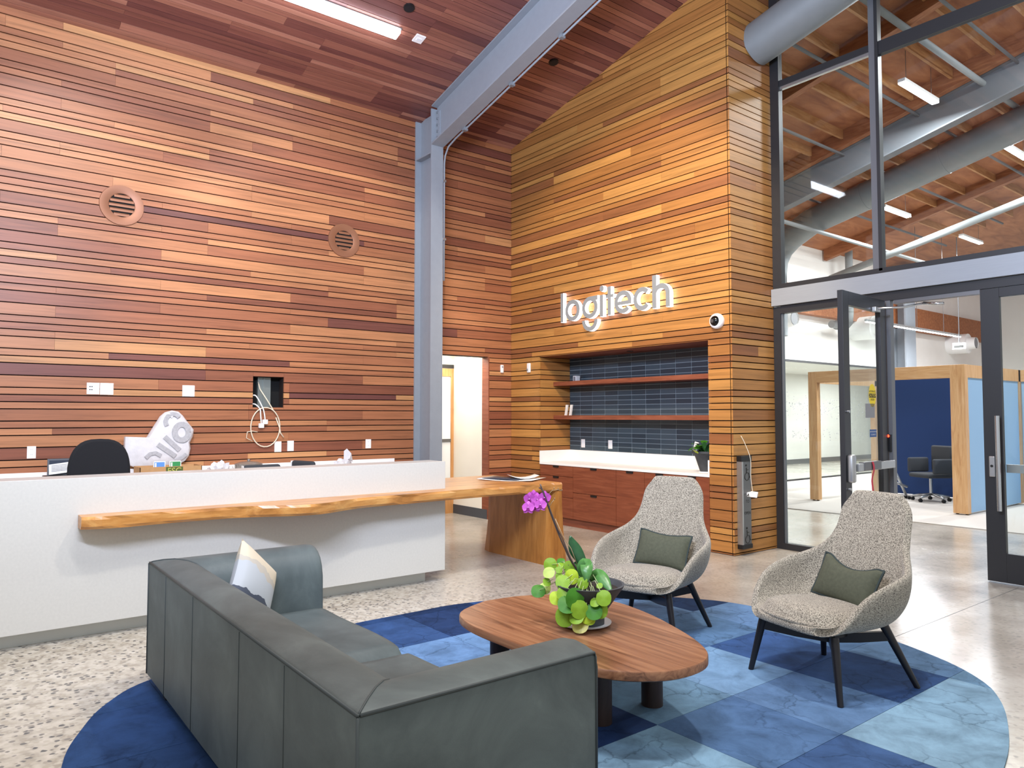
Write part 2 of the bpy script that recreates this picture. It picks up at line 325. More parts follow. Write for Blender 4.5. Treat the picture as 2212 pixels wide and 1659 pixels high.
def subtract(seg, holes):
    segs = [seg]
    for h0, h1 in holes:
        n = []
        for a, b in segs:
            if h1 <= a or h0 >= b: n.append((a, b)); continue
            if a < h0: n.append((a, h0))
            if h1 < b: n.append((h1, b))
        segs = n
    return segs
def clad(parent, along, fixed, out, a0, a1, zlo, zhi, holes=(), m='board_y', seed=0, amin=None, pal=None, **kw):
    """boards on a wall; along 'x' or 'y'; fixed = face coordinate; out = +1/-1 direction the face looks"""
    th = .022
    for ri, (za, zb) in enumerate(rows(zlo, zhi)):
        lo = a0 if amin is None else max(a0, amin(za))
        if lo >= a1-.05: continue
        js = joints(a0, a1, seed*1000+ri, **kw)
        for j0, j1 in zip(js, js[1:]):
            col = pick(pal)
            # split the board where an opening interrupts it
            zcuts = [(za, zb)]
            hs = [(h[0], h[1]) for h in holes if h[2] < zb-.004 and h[3] > za+.004]
            if hs:
                full = [h for h in holes if h[2] < zb-.004 and h[3] > za+.004]
                pieces = [(s0, s1, za, zb) for s0, s1 in subtract((max(j0, lo), j1), hs)]
                for h in full:                               # strip left above or below an opening inside this row
                    s0, s1 = max(j0, lo, h[0]), min(j1, h[1])
                    if s1-s0 > .01:
                        if zb-h[3] > .006: pieces.append((s0, s1, h[3], zb))
                        if h[2]-za > .006: pieces.append((s0, s1, za, h[2]))
            else: pieces = [(max(j0, lo), j1, za, zb)]
            for s0, s1, q0, q1 in pieces:
                if s1-s0 < .01: continue
                c = (s0+s1)/2; l = s1-s0-.0015; zc = (q0+q1)/2; hh = max(q1-q0-GAP, .004)
                if along == 'y': put_board(parent, m, (fixed-out*th/2, c, zc), (th, l, hh), col=col)
                else: put_board(parent, m, (c, fixed-out*th/2, zc), (l, th, hh), col=col)
# ------------------------------------------------------------------ structure: floor, walls, ceiling
fl = B(-6, 11, -9.5, 22, -.12, 0).build('floor', 'polished_concrete'); struct(fl, 'polished concrete floor with exposed aggregate by the desk', 'floor')
fj = B(6.3485, 6.3525, -1.62, .74, 0, .0007).build('trim_3', 'dark_baseboard'); struct(fj, 'saw cut control joint in the polished floor by the entrance', 'joint')
fo = B(-.7, 9, 4.18, 20.8, 0, .012).build('floor_office', 'carpet_grey'); struct(fo, 'pale grey carpet of the office beyond the glass', 'carpet')
WL = MB()
XB0, XB1 = -.16, -.022
HOLE = (-3.894, -3.52, 1.626, 1.986); DOOR = (-1.36, -.429, 0, 2.39)
WL.box(XB0, XB1, -9.5, HOLE[0], 0, 6); WL.box(XB0, XB1, HOLE[0], HOLE[1], 0, HOLE[2]); WL.box(XB0, XB1, HOLE[0], HOLE[1], HOLE[3], 6)
WL.box(XB0, XB1, HOLE[1], DOOR[0], 0, 6); WL.box(XB0, XB1, DOOR[0], DOOR[1], DOOR[3], 6); WL.box(XB0, XB1, DOOR[1], .3, 0, 6); WL.box(XB1, 0, .022, .3, 0, 6)
wall_left = WL.build('wall_left', 'backing'); struct(wall_left, 'tall wall clad in horizontal reddish timber boards behind the desk', 'wall')
clad(wall_left, 'y', 0, 1, -8.2, 0, 0, CZ0+.02, [HOLE, DOOR], 'board_y', seed=1)
XR = 3.935; AX0, AX1, AZ = .66, 3.615, 2.37; AD = .6
WK = MB(); WK.box(0, AX0-.022, .022, .8, 0, 6.6); WK.box(AX0-.022, AX1+.022, .022, .8, AZ+.03, 6.6); WK.box(AX1+.022, XR-.022, .022, .8, 0, 6.6)
WK.box(AX0-.022, AX1+.022, AD+.012, .8, 0, AZ+.03)
wall_back = WK.build('wall_back', 'backing'); struct(wall_back, 'timber board wall carrying the illuminated sign over a tiled niche', 'wall')
clad(wall_back, 'x', 0, -1, 0, XR, 0, CZ0+CS*XR+.03, [(AX0, AX1, 0, AZ)], 'board_x', seed=2, pal=PAL_WARM_LIT, amin=lambda z: (z-CZ0)/CS)
WR = B(XR-.03, XR-.022, .0, .86, 0, 6.56).build('wall_right', 'backing'); struct(WR, 'short timber board return wall beside the glazed entrance', 'wall')
clad(WR, 'y', XR, 1, .0, .83, 0, CZ0+CS*XR, [], 'board_y', seed=3, pal=PAL_WARM_LIT, lmin=3, lmax=4)
WN = B(AX0-.022, AX0-.02, 0, AD, 0, AZ).build('wall_niche', 'backing'); struct(WN, 'timber lined side of the tiled niche', 'wall')
clad(WN, 'y', AX0, 1, .022, AD, .8, AZ, [], 'board_y', seed=4, pal=PAL_WARM_LIT, lmin=3, lmax=4)
nc = B(AX0, AX1, .022, AD, AZ, AZ+.02).build('ceiling_niche', 'shelf_wood'); struct(nc, 'timber soffit of the tiled niche with a small downlight', 'ceiling')
MB().cyl((2.15, .3, AZ-.004), (2.15, .3, AZ+.001), .045, n=20).build('downlight', 'glossy_black', nc)
nr = B(AX1, AX1+.02, .022, AD, 0, AZ).build('wall_niche_right', 'shelf_wood'); struct(nr, 'timber right side of the tiled niche', 'wall')
# niche tiles, stack bond
gw = B(AX0, AX1, AD, AD+.01, .8, AZ).build('wall_tile', 'grout'); struct(gw, 'slate blue stack bonded tile back of the niche', 'wall')
tw, thh = .2535, .0653; ut = unit_cube('tile')
xe = [AX0]+[.885+i*tw for i in range(11)]+[AX1]; ze = 1.022
while ze < AZ-.01:
    z1 = min(ze+thh, AZ)
    for x0, x1 in zip(xe, xe[1:]):
        o = bpy.data.objects.new('tile', ut); C.objects.link(o); o.parent = gw; o.location = ((x0+x1)/2, AD-.002, (ze+z1)/2); o.scale = (x1-x0-.0095, .008, z1-ze-.0075)
    ze = z1
# ceiling
ang = math.atan(CS); ca = math.cos(ang)
CE = MB(); CE.prism([(-.1, CZ0-.1*CS+.035), (9.6, CZ0+9.6*CS+.035), (9.6, CZ0+9.6*CS+.2), (-.1, CZ0-.1*CS+.2)], -8.6, .86, 1)
ceiling = CE.build('ceiling', 'backing'); struct(ceiling, 'sloping ceiling clad in timber boards tinted plum for the cool light', 'ceiling')
x = 0.0; ri = 0; seq = [NB, NB, WB, WB, NB, NB, NB, WB]
while x < 9.5:
    h = seq[ri % 8]; cx = x+h*ca/2
    far = x > 4.4
    y1 = 0.0 if x < XR else .8
    js = [-8.5, y1] if far else joints(-8.2, y1, 9000+ri, 1.1, 3.0)
    for j0, j1 in zip(js, js[1:]):
        put_board(ceiling, 'board_ceiling', (cx-.011*math.sin(ang)+0, (j0+j1)/2, CZ0+CS*cx+.011), (h-GAP*.7, j1-j0-.0015, .022), (0, -ang, 0), pick(PAL_COOL_LIT))
    x += h*ca; ri += 1
cl = B(-.9, XB0, -2.6, -.26, 2.6, 2.7).build('ceiling_corridor', 'white_paint'); struct(cl, 'white corridor ceiling behind the doorway', 'ceiling')
# corridor behind the doorway
cw = MB(); cw.box(-.95, -.0225, -.429, -.27, 0, 2.6); cw.box(-.97, -.95, -.295, -.27, 0, 2.6); cw.box(-.97, -.95, -1.4, -.295, 2.33, 2.7); cw.box(-.97, -.95, -2.6, -1.4, 0, 2.7)
cwo = cw.build('wall_corridor', 'cream_paint'); struct(cwo, 'cream painted corridor wall seen through the doorway', 'wall')
bb = B(-.94, -.03, -.436, -.429, 0, .14).build('baseboard_corridor', 'dark_baseboard'); struct(bb, 'dark grey rubber baseboard of the corridor', 'baseboard')
jt = MB().box(-.16, .004, -.43, -.412, 0, 2.39).build('trim_1', 'shelf_wood'); struct(jt, 'timber edge trim of the doorway', 'trim')
d3 = MB(); d3.box(-.96, -.92, -.378, -.30, 0, 2.325); d3.box(-.96, -.92, -1.4, -.378, 2.27, 2.325)
door3 = d3.build('door_3', 'black_frame'); struct(door3, 'honey timber door with tall glass lite at the corridor end', 'door')
lf = MB(); lf.box(-.96, -.925, -.48, -.382, 0, 2.265); lf.box(-.96, -.925, -1.3, -.48, 2.14, 2.265); lf.box(-.96, -.925, -1.3, -.48, 0, .3); lf.box(-.96, -.925, -1.39, -1.29, 0, 2.265)
lf.build('leaf', 'door_wood', door3)
B(-.95, -.94, -1.29, -.48, .3, 2.14).build('pane', 'frost', door3); B(-.955, -.925, -1.29, -.48, 1.115, 1.16).build('rail', 'alu_dark', door3)
B(-.925, -.917, -.384, -.372, 1.5, 1.6).build('hinge', 'alu_dark', door3)
B(-3.2, -1.05, -2.6, 0, 2.4, 2.5)
wb = B(-3, -2.95, -3, .2, 0, 2.6).build('wall_beyond', 'white_paint'); struct(wb, 'bright white wall beyond the corridor door', 'wall')
light('beyond_panel', 'AREA', (-2.0, -.9, 2.5), (-2.0, -.9, 0), 25, NEUT, .6)
# steel column and beam
col = thing('steel_column', (.215, -1.605, 0), 'grey painted steel column standing against the timber wall', 'column')
CT = CZ0+CS*.2-.02
B(.0, .02, -1.70, -1.51, 0, CT).build('flange', 'steel_paint', col); B(.41, .43, -1.70, -1.51, 0, CT+.03).build('flange', 'steel_paint', col)
B(.02, .41, -1.612, -1.598, 0, CT).build('web', 'steel_paint', col)
B(.02, .41, -1.698, -1.612, 5.06, 5.08).build('stiffener', 'steel_paint', col)
bm_ = thing('roof_beam', (.43, -1.605, 5.2), 'grey steel roof beam sloping up from the column', 'beam')
def sl(x): return CZ0+CS*x
BD = .54
def slope_bar(x0, x1, y0, y1, t0, t1): return MB().prism([(x0, sl(x0)+t0), (x1, sl(x1)+t0), (x1, sl(x1)+t1), (x0, sl(x0)+t1)], y0, y1, 1)
slope_bar(.432, 9.5, -1.70, -1.51, -.022, -.002).build('flange', 'steel_paint', bm_); slope_bar(.432, 9.5, -1.70, -1.51, -BD, -BD+.022).build('flange', 'steel_paint', bm_)
slope_bar(.432, 9.5, -1.612, -1.598, -BD+.02, -.02).build('web', 'steel_paint', bm_)
B(.43, .52, -1.628, -1.612, sl(.43)-.48, sl(.43)-.08).build('shear_tab', 'steel_paint', bm_)
for i in range(5): MB().cyl((.475, -1.628, sl(.43)-.44+i*.085), (.475, -1.645, sl(.43)-.44+i*.085), .016, n=8).build('bolt', 'bolt', bm_)
cdt = thing('conduit', (.43, -1.49, 3.3), 'thin grey conduit running down the column and along the beam', 'conduit')
cp = [(.42, -1.485, 3.35), (.42, -1.485, 4.95), (.44, -1.485, 5.06), (.52, -1.485, sl(.52)-BD-.03), (.7, -1.485, sl(.7)-BD-.012), (8, -1.485, sl(8)-BD-.012)]
MB().tube(cp, .012, 8).build('pipe', 'steel_paint', cdt, True)
for z in (3.9, 4.7): B(.40, .44, -1.512, -1.465, z, z+.03).build('clip', 'bolt', cdt)
for x in (.9, 1.9, 2.8): MB().box(x, x+.05, -1.52, -1.46, sl(x)-BD-.03, sl(x)-BD+.03).build('clip', 'steel_dark', cdt)
# ceiling luminaire, speakers, detector
def on_ceiling(x, y, t=0): return (x, y, sl(x)+t)
lm = thing('linear_light', on_ceiling(1.425, -4.2, -.03), 'long glowing linear light recessed in the timber ceiling', 'light')
slope_bar(1.352, 1.498, -5.6, -2.755, -.012, .03).build('housing', 'alu', lm)
slope_bar(1.367, 1.483, -5.585, -2.77, -.055, -.011).build('diffuser', 'led', lm)
for x, y, wh in ((1.813, -2.847, 'small round black ceiling speaker beside the linear light'), (1.846, -.751, 'small round black ceiling speaker past the steel beam')):
    mb = MB().cyl(on_ceiling(0, 0, 0), (0, 0, 0), 1) if False else MB()
    p = Vector(on_ceiling(x, y, -.012)); nrm = Vector((CS, 0, -1)).normalized()
    s_ = thing('ceiling_speaker', p, wh, 'speaker'); MB().cyl(p-nrm*.03, p+nrm*.006, .062, n=24).build('ring', 'black_plastic', s_, SM); MB().cyl(p+nrm*.005, p+nrm*.01, .05, n=24).build('grille', 'speaker_black', s_, SM)
sd = thing('strobe_plate', on_ceiling(1.44, -2.5, -.01), 'small white square strobe plate on the timber ceiling', 'alarm')
slope_bar(1.38, 1.5, -2.56, -2.44, -.012, .01).build('plate', 'white_plastic', sd); slope_bar(1.42, 1.46, -2.53, -2.47, -.018, -.011).build('lens', 'frost', sd)
# ------------------------------------------------------------------ reception desk
dk = thing('reception_desk', (2.85, -5, 0), 'long white quartz reception desk with recessed toe kick', 'desk')
DX, DYE, DYS, DH = 3.0, -3.115, -9.0, 1.096
B(DX-.03, DX, DYS, DYE, .103, DH).build('front_panel', 'quartz', dk, bevel=.002)
B(DX-.29, DX-.03, DYS, DYE, DH-.04, DH).build('top', 'quartz', dk, bevel=.002); B(DX-.29, DX-.03, DYE-.03, DYE, .103, DH-.04).build('end_panel', 'quartz', dk, bevel=.002)
B(DX-.29, DX-.26, DYS, DYE-.03, .103, DH-.04).build('inner_panel', 'quartz', dk); B(DX-.26, DX-.12, DYS, DYE-.14, 0, .103).build('toe_kick', 'toe_kick', dk)
B(2.0, DX-.29, DYS, DYE-.3, .70, .73).build('worktop', 'quartz_white', dk)
bc = thing('back_counter', (.3, -4.2, 0), 'white counter with low backsplash along the timber wall', 'counter')
B(.02, .62, -8.5, -2.0, .80, .84).build('worktop', 'quartz_white', bc); B(.0, .02, -8.5, -2.0, .80, .952).build('backsplash', 'quartz_white', bc); B(.03, .6, -8.5, -2.03, 0, .80).build('body', 'cream_paint', bc)
# live edge slab, running out as a waterfall table
sb = thing('live_edge_table', (2.7, -2, 0), 'honey live edge timber slab running along the desk into a waterfall table', 'table')
front = [(-6.065, 3.14), (-5.9, 3.20), (-5.5, 3.185), (-5.1, 3.20), (-4.9, 3.27), (-4.72, 3.36), (-4.55, 3.40), (-4.4, 3.37), (-4.2, 3.28), (-4.0, 3.23), (-3.6, 3.22), (-3.2, 3.20), (-2.8, 3.195), (-2.4, 3.21), (-2.0, 3.20), (-1.85, 3.20)]
def crom(p, n=5):
    out = []
    for i in range(len(p)-1):
        a, b, c_, d = p[max(i-1, 0)], p[i], p[i+1], p[min(i+2, len(p)-1)]
        for k in range(n):
            t = k/n; out.append(tuple(.5*((2*b[j])+(-a[j]+c_[j])*t+(2*a[j]-5*b[j]+4*c_[j]-d[j])*t*t+(-a[j]+3*b[j]-3*c_[j]+d[j])*t**3) for j in range(len(b))))
    return out+[tuple(p[-1])]
fr = crom(front); SZ1, SZ0 = .847, .762
mb = MB(); vs = []; fs = []
for i, (y, xf) in enumerate(fr):
    wob = .008*math.sin(y*9)+.006*math.sin(y*23+1)
    back = DX+.001 if y < DYE else 2.02
    vs += [(back, y, SZ1), (xf-.004, y, SZ1), (xf+wob, y, SZ1-.02), (xf-.005+wob, y, SZ0+.02), (xf-.02, y, SZ0), (back, y, SZ0)]
# two stations where the slab widens past the desk end
rowsn = []; st = []
for i, (y, xf) in enumerate(fr):
    st.append((y, vs[i*6:(i+1)*6]))
    if i+1 < len(fr) and y < DYE <= fr[i+1][0]:
        t = (DYE-y)/(fr[i+1][0]-y); v = [(vs[i*6+k][0]*(1-t)+vs[(i+1)*6+k][0]*t, DYE, vs[i*6+k][2]) for k in range(6)]
        a = list(v); a[0] = (DX+.001, DYE+.001, SZ1); a[5] = (DX+.001, DYE+.001, SZ0); st.append((DYE, a)); b_ = [(p[0], DYE+.001, p[2]) for p in v]; b_[0] = (2.02, DYE+.001, SZ1); b_[5] = (2.02, DYE+.001, SZ0); st.append((DYE+.001, b_))
V = []; Fc = []
for _, r6 in st: V += r6
for i in range(len(st)-1): Fc += [(i*6+k, i*6+(k+1) % 6, (i+1)*6+(k+1) % 6, (i+1)*6+k) for k in range(6)]
Fc += [tuple(range(6))[::-1], tuple(range((len(st)-1)*6, len(st)*6))]
mb.add(V, Fc); mb.build('tabletop', 'slab_wood', sb)
lg = MB(); V = []; Fc = []; prof = [(0, 2.075, 3.06, 1.945, 3.275), (.15, 2.09, 3.06, 1.975, 3.255), (.35, 2.10, 3.055, 2.01, 3.225), (.6, 2.10, 3.06, 2.02, 3.205), (SZ0, 2.10, 3.07, 2.02, 3.2)]
for z, a, b_, c_, d in prof: V += [(a, -1.935, z), (b_, -1.935, z), (d, -1.90, z), (d, -1.85, z), (c_, -1.85, z), (c_, -1.90, z)]
for i in range(len(prof)-1): Fc += [(i*6+k, i*6+(k+1) % 6, (i+1)*6+(k+1) % 6, (i+1)*6+k) for k in range(6)]
Fc += [tuple(range(6))[::-1], tuple(range((len(prof)-1)*6, len(prof)*6))]
lg.add(V, Fc); lg.build('waterfall_leg', 'slab_leg', sb)
MB().box(2.75, 2.95, -1.99, -1.936, .70, SZ0).build('bracket', 'black_plastic', sb)
# magazine spread and papers
mg = thing('magazine', (2.6, -2.05, SZ1), 'open magazine with dark cover and white pages on the live edge table', 'magazine')
def sheet(name, m, c_, wd, dp, rz, lift, parent, z):
    mb = MB(); rr = Matrix.Rotation(rz, 3, 'Z')
    def fn(u, v):
        p = rr @ Vector(((u-.5)*wd, (v-.5)*dp, 0)); return (c_[0]+p.x, c_[1]+p.y, z+lift*(abs(u-.5)*2)**2)
    mb.grid(fn, 6, 2); o = mb.build(name, m, parent, True); s = o.modifiers.new('s', 'SOLIDIFY'); s.thickness = .003; s.offset = 1; return o
sheet('page', 'paper', (2.62, -2.04), .62, .42, .5, .012, mg, SZ1+.005); sheet('cover', 'mag_dark', (2.60, -2.10), .42, .28, .35, .0, mg, SZ1+.016)
sheet('page', 'paper', (2.70, -1.95), .3, .22, 1.1, .03, mg, SZ1+.02)
# ------------------------------------------------------------------ wall fittings
def plate(name, y0, y1, z0, z1, label, kind):
    t = thing(name, (.0, (y0+y1)/2, (z0+z1)/2), label, 'outlet', 'white wall plates on the timber wall')
    MB().bbox(.0005, .008, y0, y1, z0, z1, .002).build('plate', 'white_plastic', t)
    ym = (y0+y1)/2; zm = (z0+z1)/2
    if kind == 'quad': cs = [(ym-.028, zm+.025), (ym+.028, zm+.025), (ym-.028, zm-.025), (ym+.028, zm-.025)]
    elif kind == 'data': cs = [(ym-.03, zm+.02), (ym-.012, zm+.02), (ym-.03, zm-.012), (ym-.012, zm-.012)]
    elif kind == 'duplex': cs = [(ym, zm+.025), (ym, zm-.025)]
    else: cs = []
    for a, b in cs:
        if kind == 'data': B(.008, .0088, a-.006, a+.006, b-.005, b+.005).build('socket', 'ink', t)
        else:
            MB().bbox(.0075, .0095, a-.017, a+.017, b-.016, b+.016, .001, 1).build('socket', 'white_plastic', t)
            for s in (-.006, .006): B(.0094, .0099, a+s-.0012, a+s+.0012, b-.002, b+.007).build('slot', 'paper_ink', t)
plate('wall_plate', -5.62, -5.502, 1.745, 1.866, 'white data plate with four ports beside a quad outlet', 'data')
plate('wall_plate', -5.497, -5.372, 1.743, 1.866, 'white quad outlet plate paired with a data plate', 'quad')
plate('wall_plate', -4.683, -4.553, 1.737, 1.863, 'single white quad outlet plate between chair and wall opening', 'quad')
plate('wall_plate', -6.126, -6.05, 1.094, 1.216, 'white duplex outlet above the black framed tray', 'duplex')
plate('wall_plate', -3.627, -3.543, 1.084, 1.21, 'blank white wall plate below the coiled cable', 'blank')
plate('wall_plate', -3.468, -3.388, 1.09, 1.216, 'white duplex outlet beside the blank wall plate', 'duplex')
plate('wall_plate', -2.42, -2.342, 1.096, 1.213, 'white duplex outlet near the steel column', 'duplex')
# recess with stud and cables
rc = thing('wall_opening', (-.1, (HOLE[0]+HOLE[1])/2, HOLE[2]), 'square opening cut in the timber boards with a bare metal stud inside', 'opening')
MB().box(-.17, -.165, HOLE[0]-.02, HOLE[1]+.02, HOLE[2]-.02, HOLE[3]+.02).build('back_board', 'void', rc)
st_ = MB().box(-.16, -.12, -3.80, -3.64, HOLE[2]-.05, HOLE[3]+.05); st_.build('stud', 'stud', rc); B(-.125, -.11, -3.735, -3.715, HOLE[2]-.05, HOLE[3]+.05).build('stud_lip', 'stud', rc); B(-.125, -.11, -3.80, -3.785, HOLE[2]-.05, HOLE[3]+.05).build('stud_lip', 'stud', rc)
cc = thing('coiled_cable', (.02, -3.74, 1.3), 'beige cable loop hanging from the wall opening', 'cable')
lp = []
for k in range(28):
    a = PI*.42+2*PI*k/27*1.08; lp.append((.02+.004*math.sin(k), -3.745+.175*math.cos(a), 1.385-.235*-math.sin(a) if False else 1.385+.235*math.sin(a)))
MB().tube([(-.1, -3.80, 1.93), (-.06, -3.79, 1.84), (.0, -3.73, 1.72), (.02, -3.66, 1.60)]+[(.02, -3.745+.175*math.cos(a), 1.385+.235*math.sin(a)) for a in [1.05-2*PI*1.08*k/30 for k in range(31)]], .0075, 6).build('cord', 'cable', cc, True)
MB().tube([(.018, -3.62, 1.5), (.02, -3.575, 1.38), (.022, -3.56, 1.31), (.02, -3.52, 1.26)], .007, 6).build('cord', 'cable', cc, True)
MB().tube([(.02, -3.90, 1.22), (.022, -3.97, 1.26), (.022, -3.96, 1.33), (.02, -3.90, 1.34), (.022, -3.84, 1.33)], .005, 6).build('cord', 'cable', cc, True)
pc = thing('plug_leads', (.03, -3.8, 1.4), 'two white plug leads hanging below the wall opening', 'cable')
for k, (y0, y1, z1) in enumerate(((-3.89, -3.80, 1.43), (-3.885, -3.755, 1.475))):
    MB().tube(crom([(-.05, y0, 1.66+.1*k), (.0, y0+.03, 1.655+.1*k), (.025, (y0+y1)/2+.03, 1.60+.03*k), (.03, y1-.01, 1.55), (.03, y1, z1)], 4), .008, 6).build('lead', 'cable_white', pc, True)
    MB().bbox(.01, .05, y1-.03, y1+.03, z1-.055, z1, .006).build('plug', 'white_plastic', pc)
# round vents
for y, z, lab in ((-5.333, 3.788, 'round bronze wall vent with louvres above the quad outlets'), (-2.751, 3.789, 'round bronze wall vent with louvres near the steel column')):
    t = thing('round_vent', (.0, y, z), lab, 'vent', 'round vents on the timber wall')
    n = 40; V = []; Fc = []
    for k in range(n):
        a = 2*PI*k/n; cy, cz = math.cos(a), math.sin(a)
        V += [(.0, y+.219*cy, z+.219*cz), (.012, y+.215*cy, z+.215*cz), (.012, y+.135*cy, z+.135*cz), (.008, y+.127*cy, z+.127*cz), (.001, y+.127*cy, z+.127*cz)]
    for k in range(n):
        j = (k+1) % n; Fc += [(k*5+q, k*5+q+1, j*5+q+1, j*5+q) for q in range(4)]
    MB().add(V, Fc).build('ring', 'bronze_vent', t, SM); MB().cyl((.0006, y, z), (.001, y, z), .13, n=32).build('throat', 'void', t)
    for k in range(5):
        zz = z-.10+k*.05; hw = math.sqrt(max(.127**2-(zz-z)**2, 0))-.002
        if hw > .03: MB().add([(.002, y-hw, zz-.004), (.002, y+hw, zz-.004), (.011, y+hw, zz-.018), (.011, y-hw, zz-.018), (.002, y-hw, zz+.016), (.002, y+hw, zz+.016), (.011, y+hw, zz+.004), (.011, y-hw, zz+.004)], [(0, 1, 2, 3), (4, 7, 6, 5), (0, 4, 5, 1), (3, 2, 6, 7), (0, 3, 7, 4), (1, 5, 6, 2)]).build('louvre', 'bronze_vent', t)
# small devices near the inner corner
t = thing('fire_strobe', (.439, 0, 2.224), 'white fire alarm strobe on the timber pier beside the niche', 'alarm')
MB().bbox(.405, .475, -.03, -.0005, 2.155, 2.295, .012).build('body', 'white_plastic', t); MB().bbox(.418, .446, -.05, -.03, 2.185, 2.215, .006).build('lens', 'alu', t)
t = thing('wall_sensor', (0, -.188, 2.225), 'slim white sensor beside the corridor doorway', 'sensor')
MB().bbox(.0005, .03, -.213, -.163, 2.165, 2.285, .008).build('body', 'white_plastic', t); B(.03, .0305, -.2, -.176, 2.24, 2.265).build('window', 'paper_ink', t)
t = thing('dome_camera', (3.755, 0, 2.575), 'white round security camera with black lens beside the sign', 'camera')
prof = [(0.085, 0), (.088, .02), (.084, .045), (.07, .06), (.058, .062)]
V = []; Fc = []; n = 32
for r, d in prof: V += [(3.755+r*math.cos(2*PI*k/n), -d, 2.575+r*math.sin(2*PI*k/n)) for k in range(n)]
for q in range(len(prof)-1): Fc += [(q*n+k, q*n+(k+1) % n, (q+1)*n+(k+1) % n, (q+1)*n+k) for k in range(n)]
Fc.append(tuple(range(4*n, 5*n))); MB().add(V, Fc).build('housing', 'white_plastic', t, SM)
prof = [(.058, .06), (.052, .075), (.035, .088), (.015, .095)]; V = []; Fc = []
for r, d in prof: V += [(3.755+r*math.cos(2*PI*k/n), -d, 2.575+r*math.sin(2*PI*k/n)) for k in range(n)]
for q in range(3): Fc += [(q*n+k, q*n+(k+1) % n, (q+1)*n+(k+1) % n, (q+1)*n+k) for k in range(n)]
Fc.append(tuple(range(3*n, 4*n))); le = MB().add(V, Fc).build('dome', 'glossy_black', t, True); MB().cyl((3.745, -.085, 2.575), (3.745, -.1, 2.572), .02, n=16).build('lens', 'alu_dark', le, world=False).location = Vector((0, 0, 0))-t.location
# illuminated sign
sg = thing('illuminated_sign', (2.15, 0, 2.8), 'backlit sign of grey letters with glowing white edges reading logitech', 'sign')
YF, BL, XH, SW = -.072, 2.811, 3.10, .058
def stroke_poly(pts, w):
    L = []; Rr = []; n = len(pts)
    for i, p in enumerate(pts):
        a = pts[max(i-1, 0)]; b = pts[min(i+1, n-1)]; d = Vector((b[0]-a[0], b[1]-a[1])).normalized(); nn = Vector((-d.y, d.x))*w/2
        L.append((p[0]+nn.x, p[1]+nn.y)); Rr.append((p[0]-nn.x, p[1]-nn.y))
    return L, Rr
def arc(cx, cz, rx, rz, a0, a1, n=28): return [(cx+rx*math.cos(math.radians(a0+(a1-a0)*i/n)), cz+rz*math.sin(math.radians(a0+(a1-a0)*i/n))) for i in range(n+1)]
def letter(strokes, ch):
    fm, em = MB(), MB()
    for si, (pts, w) in enumerate(strokes):
        YF = globals()['YF']-.0008*si
        closed = pts[0] == pts[-1] or (abs(pts[0][0]-pts[-1][0])+abs(pts[0][1]-pts[-1][1]) < 1e-6)
        L, Rr = stroke_poly(pts, w)
        if closed:
            L[0] = L[-1] = ((L[0][0]+L[-1][0])/2, (L[0][1]+L[-1][1])/2); Rr[0] = Rr[-1] = ((Rr[0][0]+Rr[-1][0])/2, (Rr[0][1]+Rr[-1][1])/2)
        n = len(pts)
        for i in range(n-1):
            q = [L[i], L[i+1], Rr[i+1], Rr[i]]
            fm.add([(p[0], YF, p[1]) for p in q], [(0, 1, 2, 3)])
            for a, b in ((L[i], L[i+1]), (Rr[i], Rr[i+1])): em.add([(a[0], YF+.0005, a[1]), (b[0], YF+.0005, b[1]), (b[0], -.012, b[1]), (a[0], -.012, a[1])], [(0, 1, 2, 3)])
        if not closed:
            for a, b in ((L[0], Rr[0]), (L[-1], Rr[-1])): em.add([(a[0], YF+.0005, a[1]), (b[0], YF+.0005, b[1]), (b[0], -.012, b[1]), (a[0], -.012, a[1])], [(0, 1, 2, 3)])
    f = fm.build('letter', 'sign_face', sg); f['label'] = 'grey letter %s' % ch; em.build('glowing_edge', 'sign_edge', f, world=False)
    f.children[0].location = -sg.location
zc = (BL+XH)/2; rz = (XH-BL)/2-SW/2
letter([([(1.234, 2.811), (1.234, 3.215)], .054)], 'l')
letter([(arc(1.446, zc, .116, rz, 0, 360, 40), SW)], 'o')
letter([(arc(1.783, zc, .118, rz, 0, 360, 40), SW), ([(1.783, XH-SW/2), (1.93, XH-SW/2)], SW)], 'g')
letter([(arc(1.783, 2.79, .118, .12, 180, 360), SW)], 'g tail')
dot = arc(2.007, 3.176, .019, .021, 0, 360, 20)
letter([([(2.0, 2.811), (2.0, 3.094)], .06)], 'i')
letter([(dot, .038)], 'i dot')
letter([([(2.143, 2.815), (2.143, 3.184)], .058), ([(2.077, 3.061), (2.215, 3.061)], .041)], 't')
letter([(arc(2.38, zc, .117, rz, 0, 318, 36), SW), ([(2.27, zc-.012), (2.523, zc-.012)], .046)], 'e')
letter([(arc(2.7, zc, .113, rz, 42, 318, 34), SW)], 'c')
letter([([(2.896, 2.813), (2.896, 3.215)], .066), (arc(3.0, 2.975, .104, .098, 180, 0)+[(3.104, 2.811)], .062)], 'h')
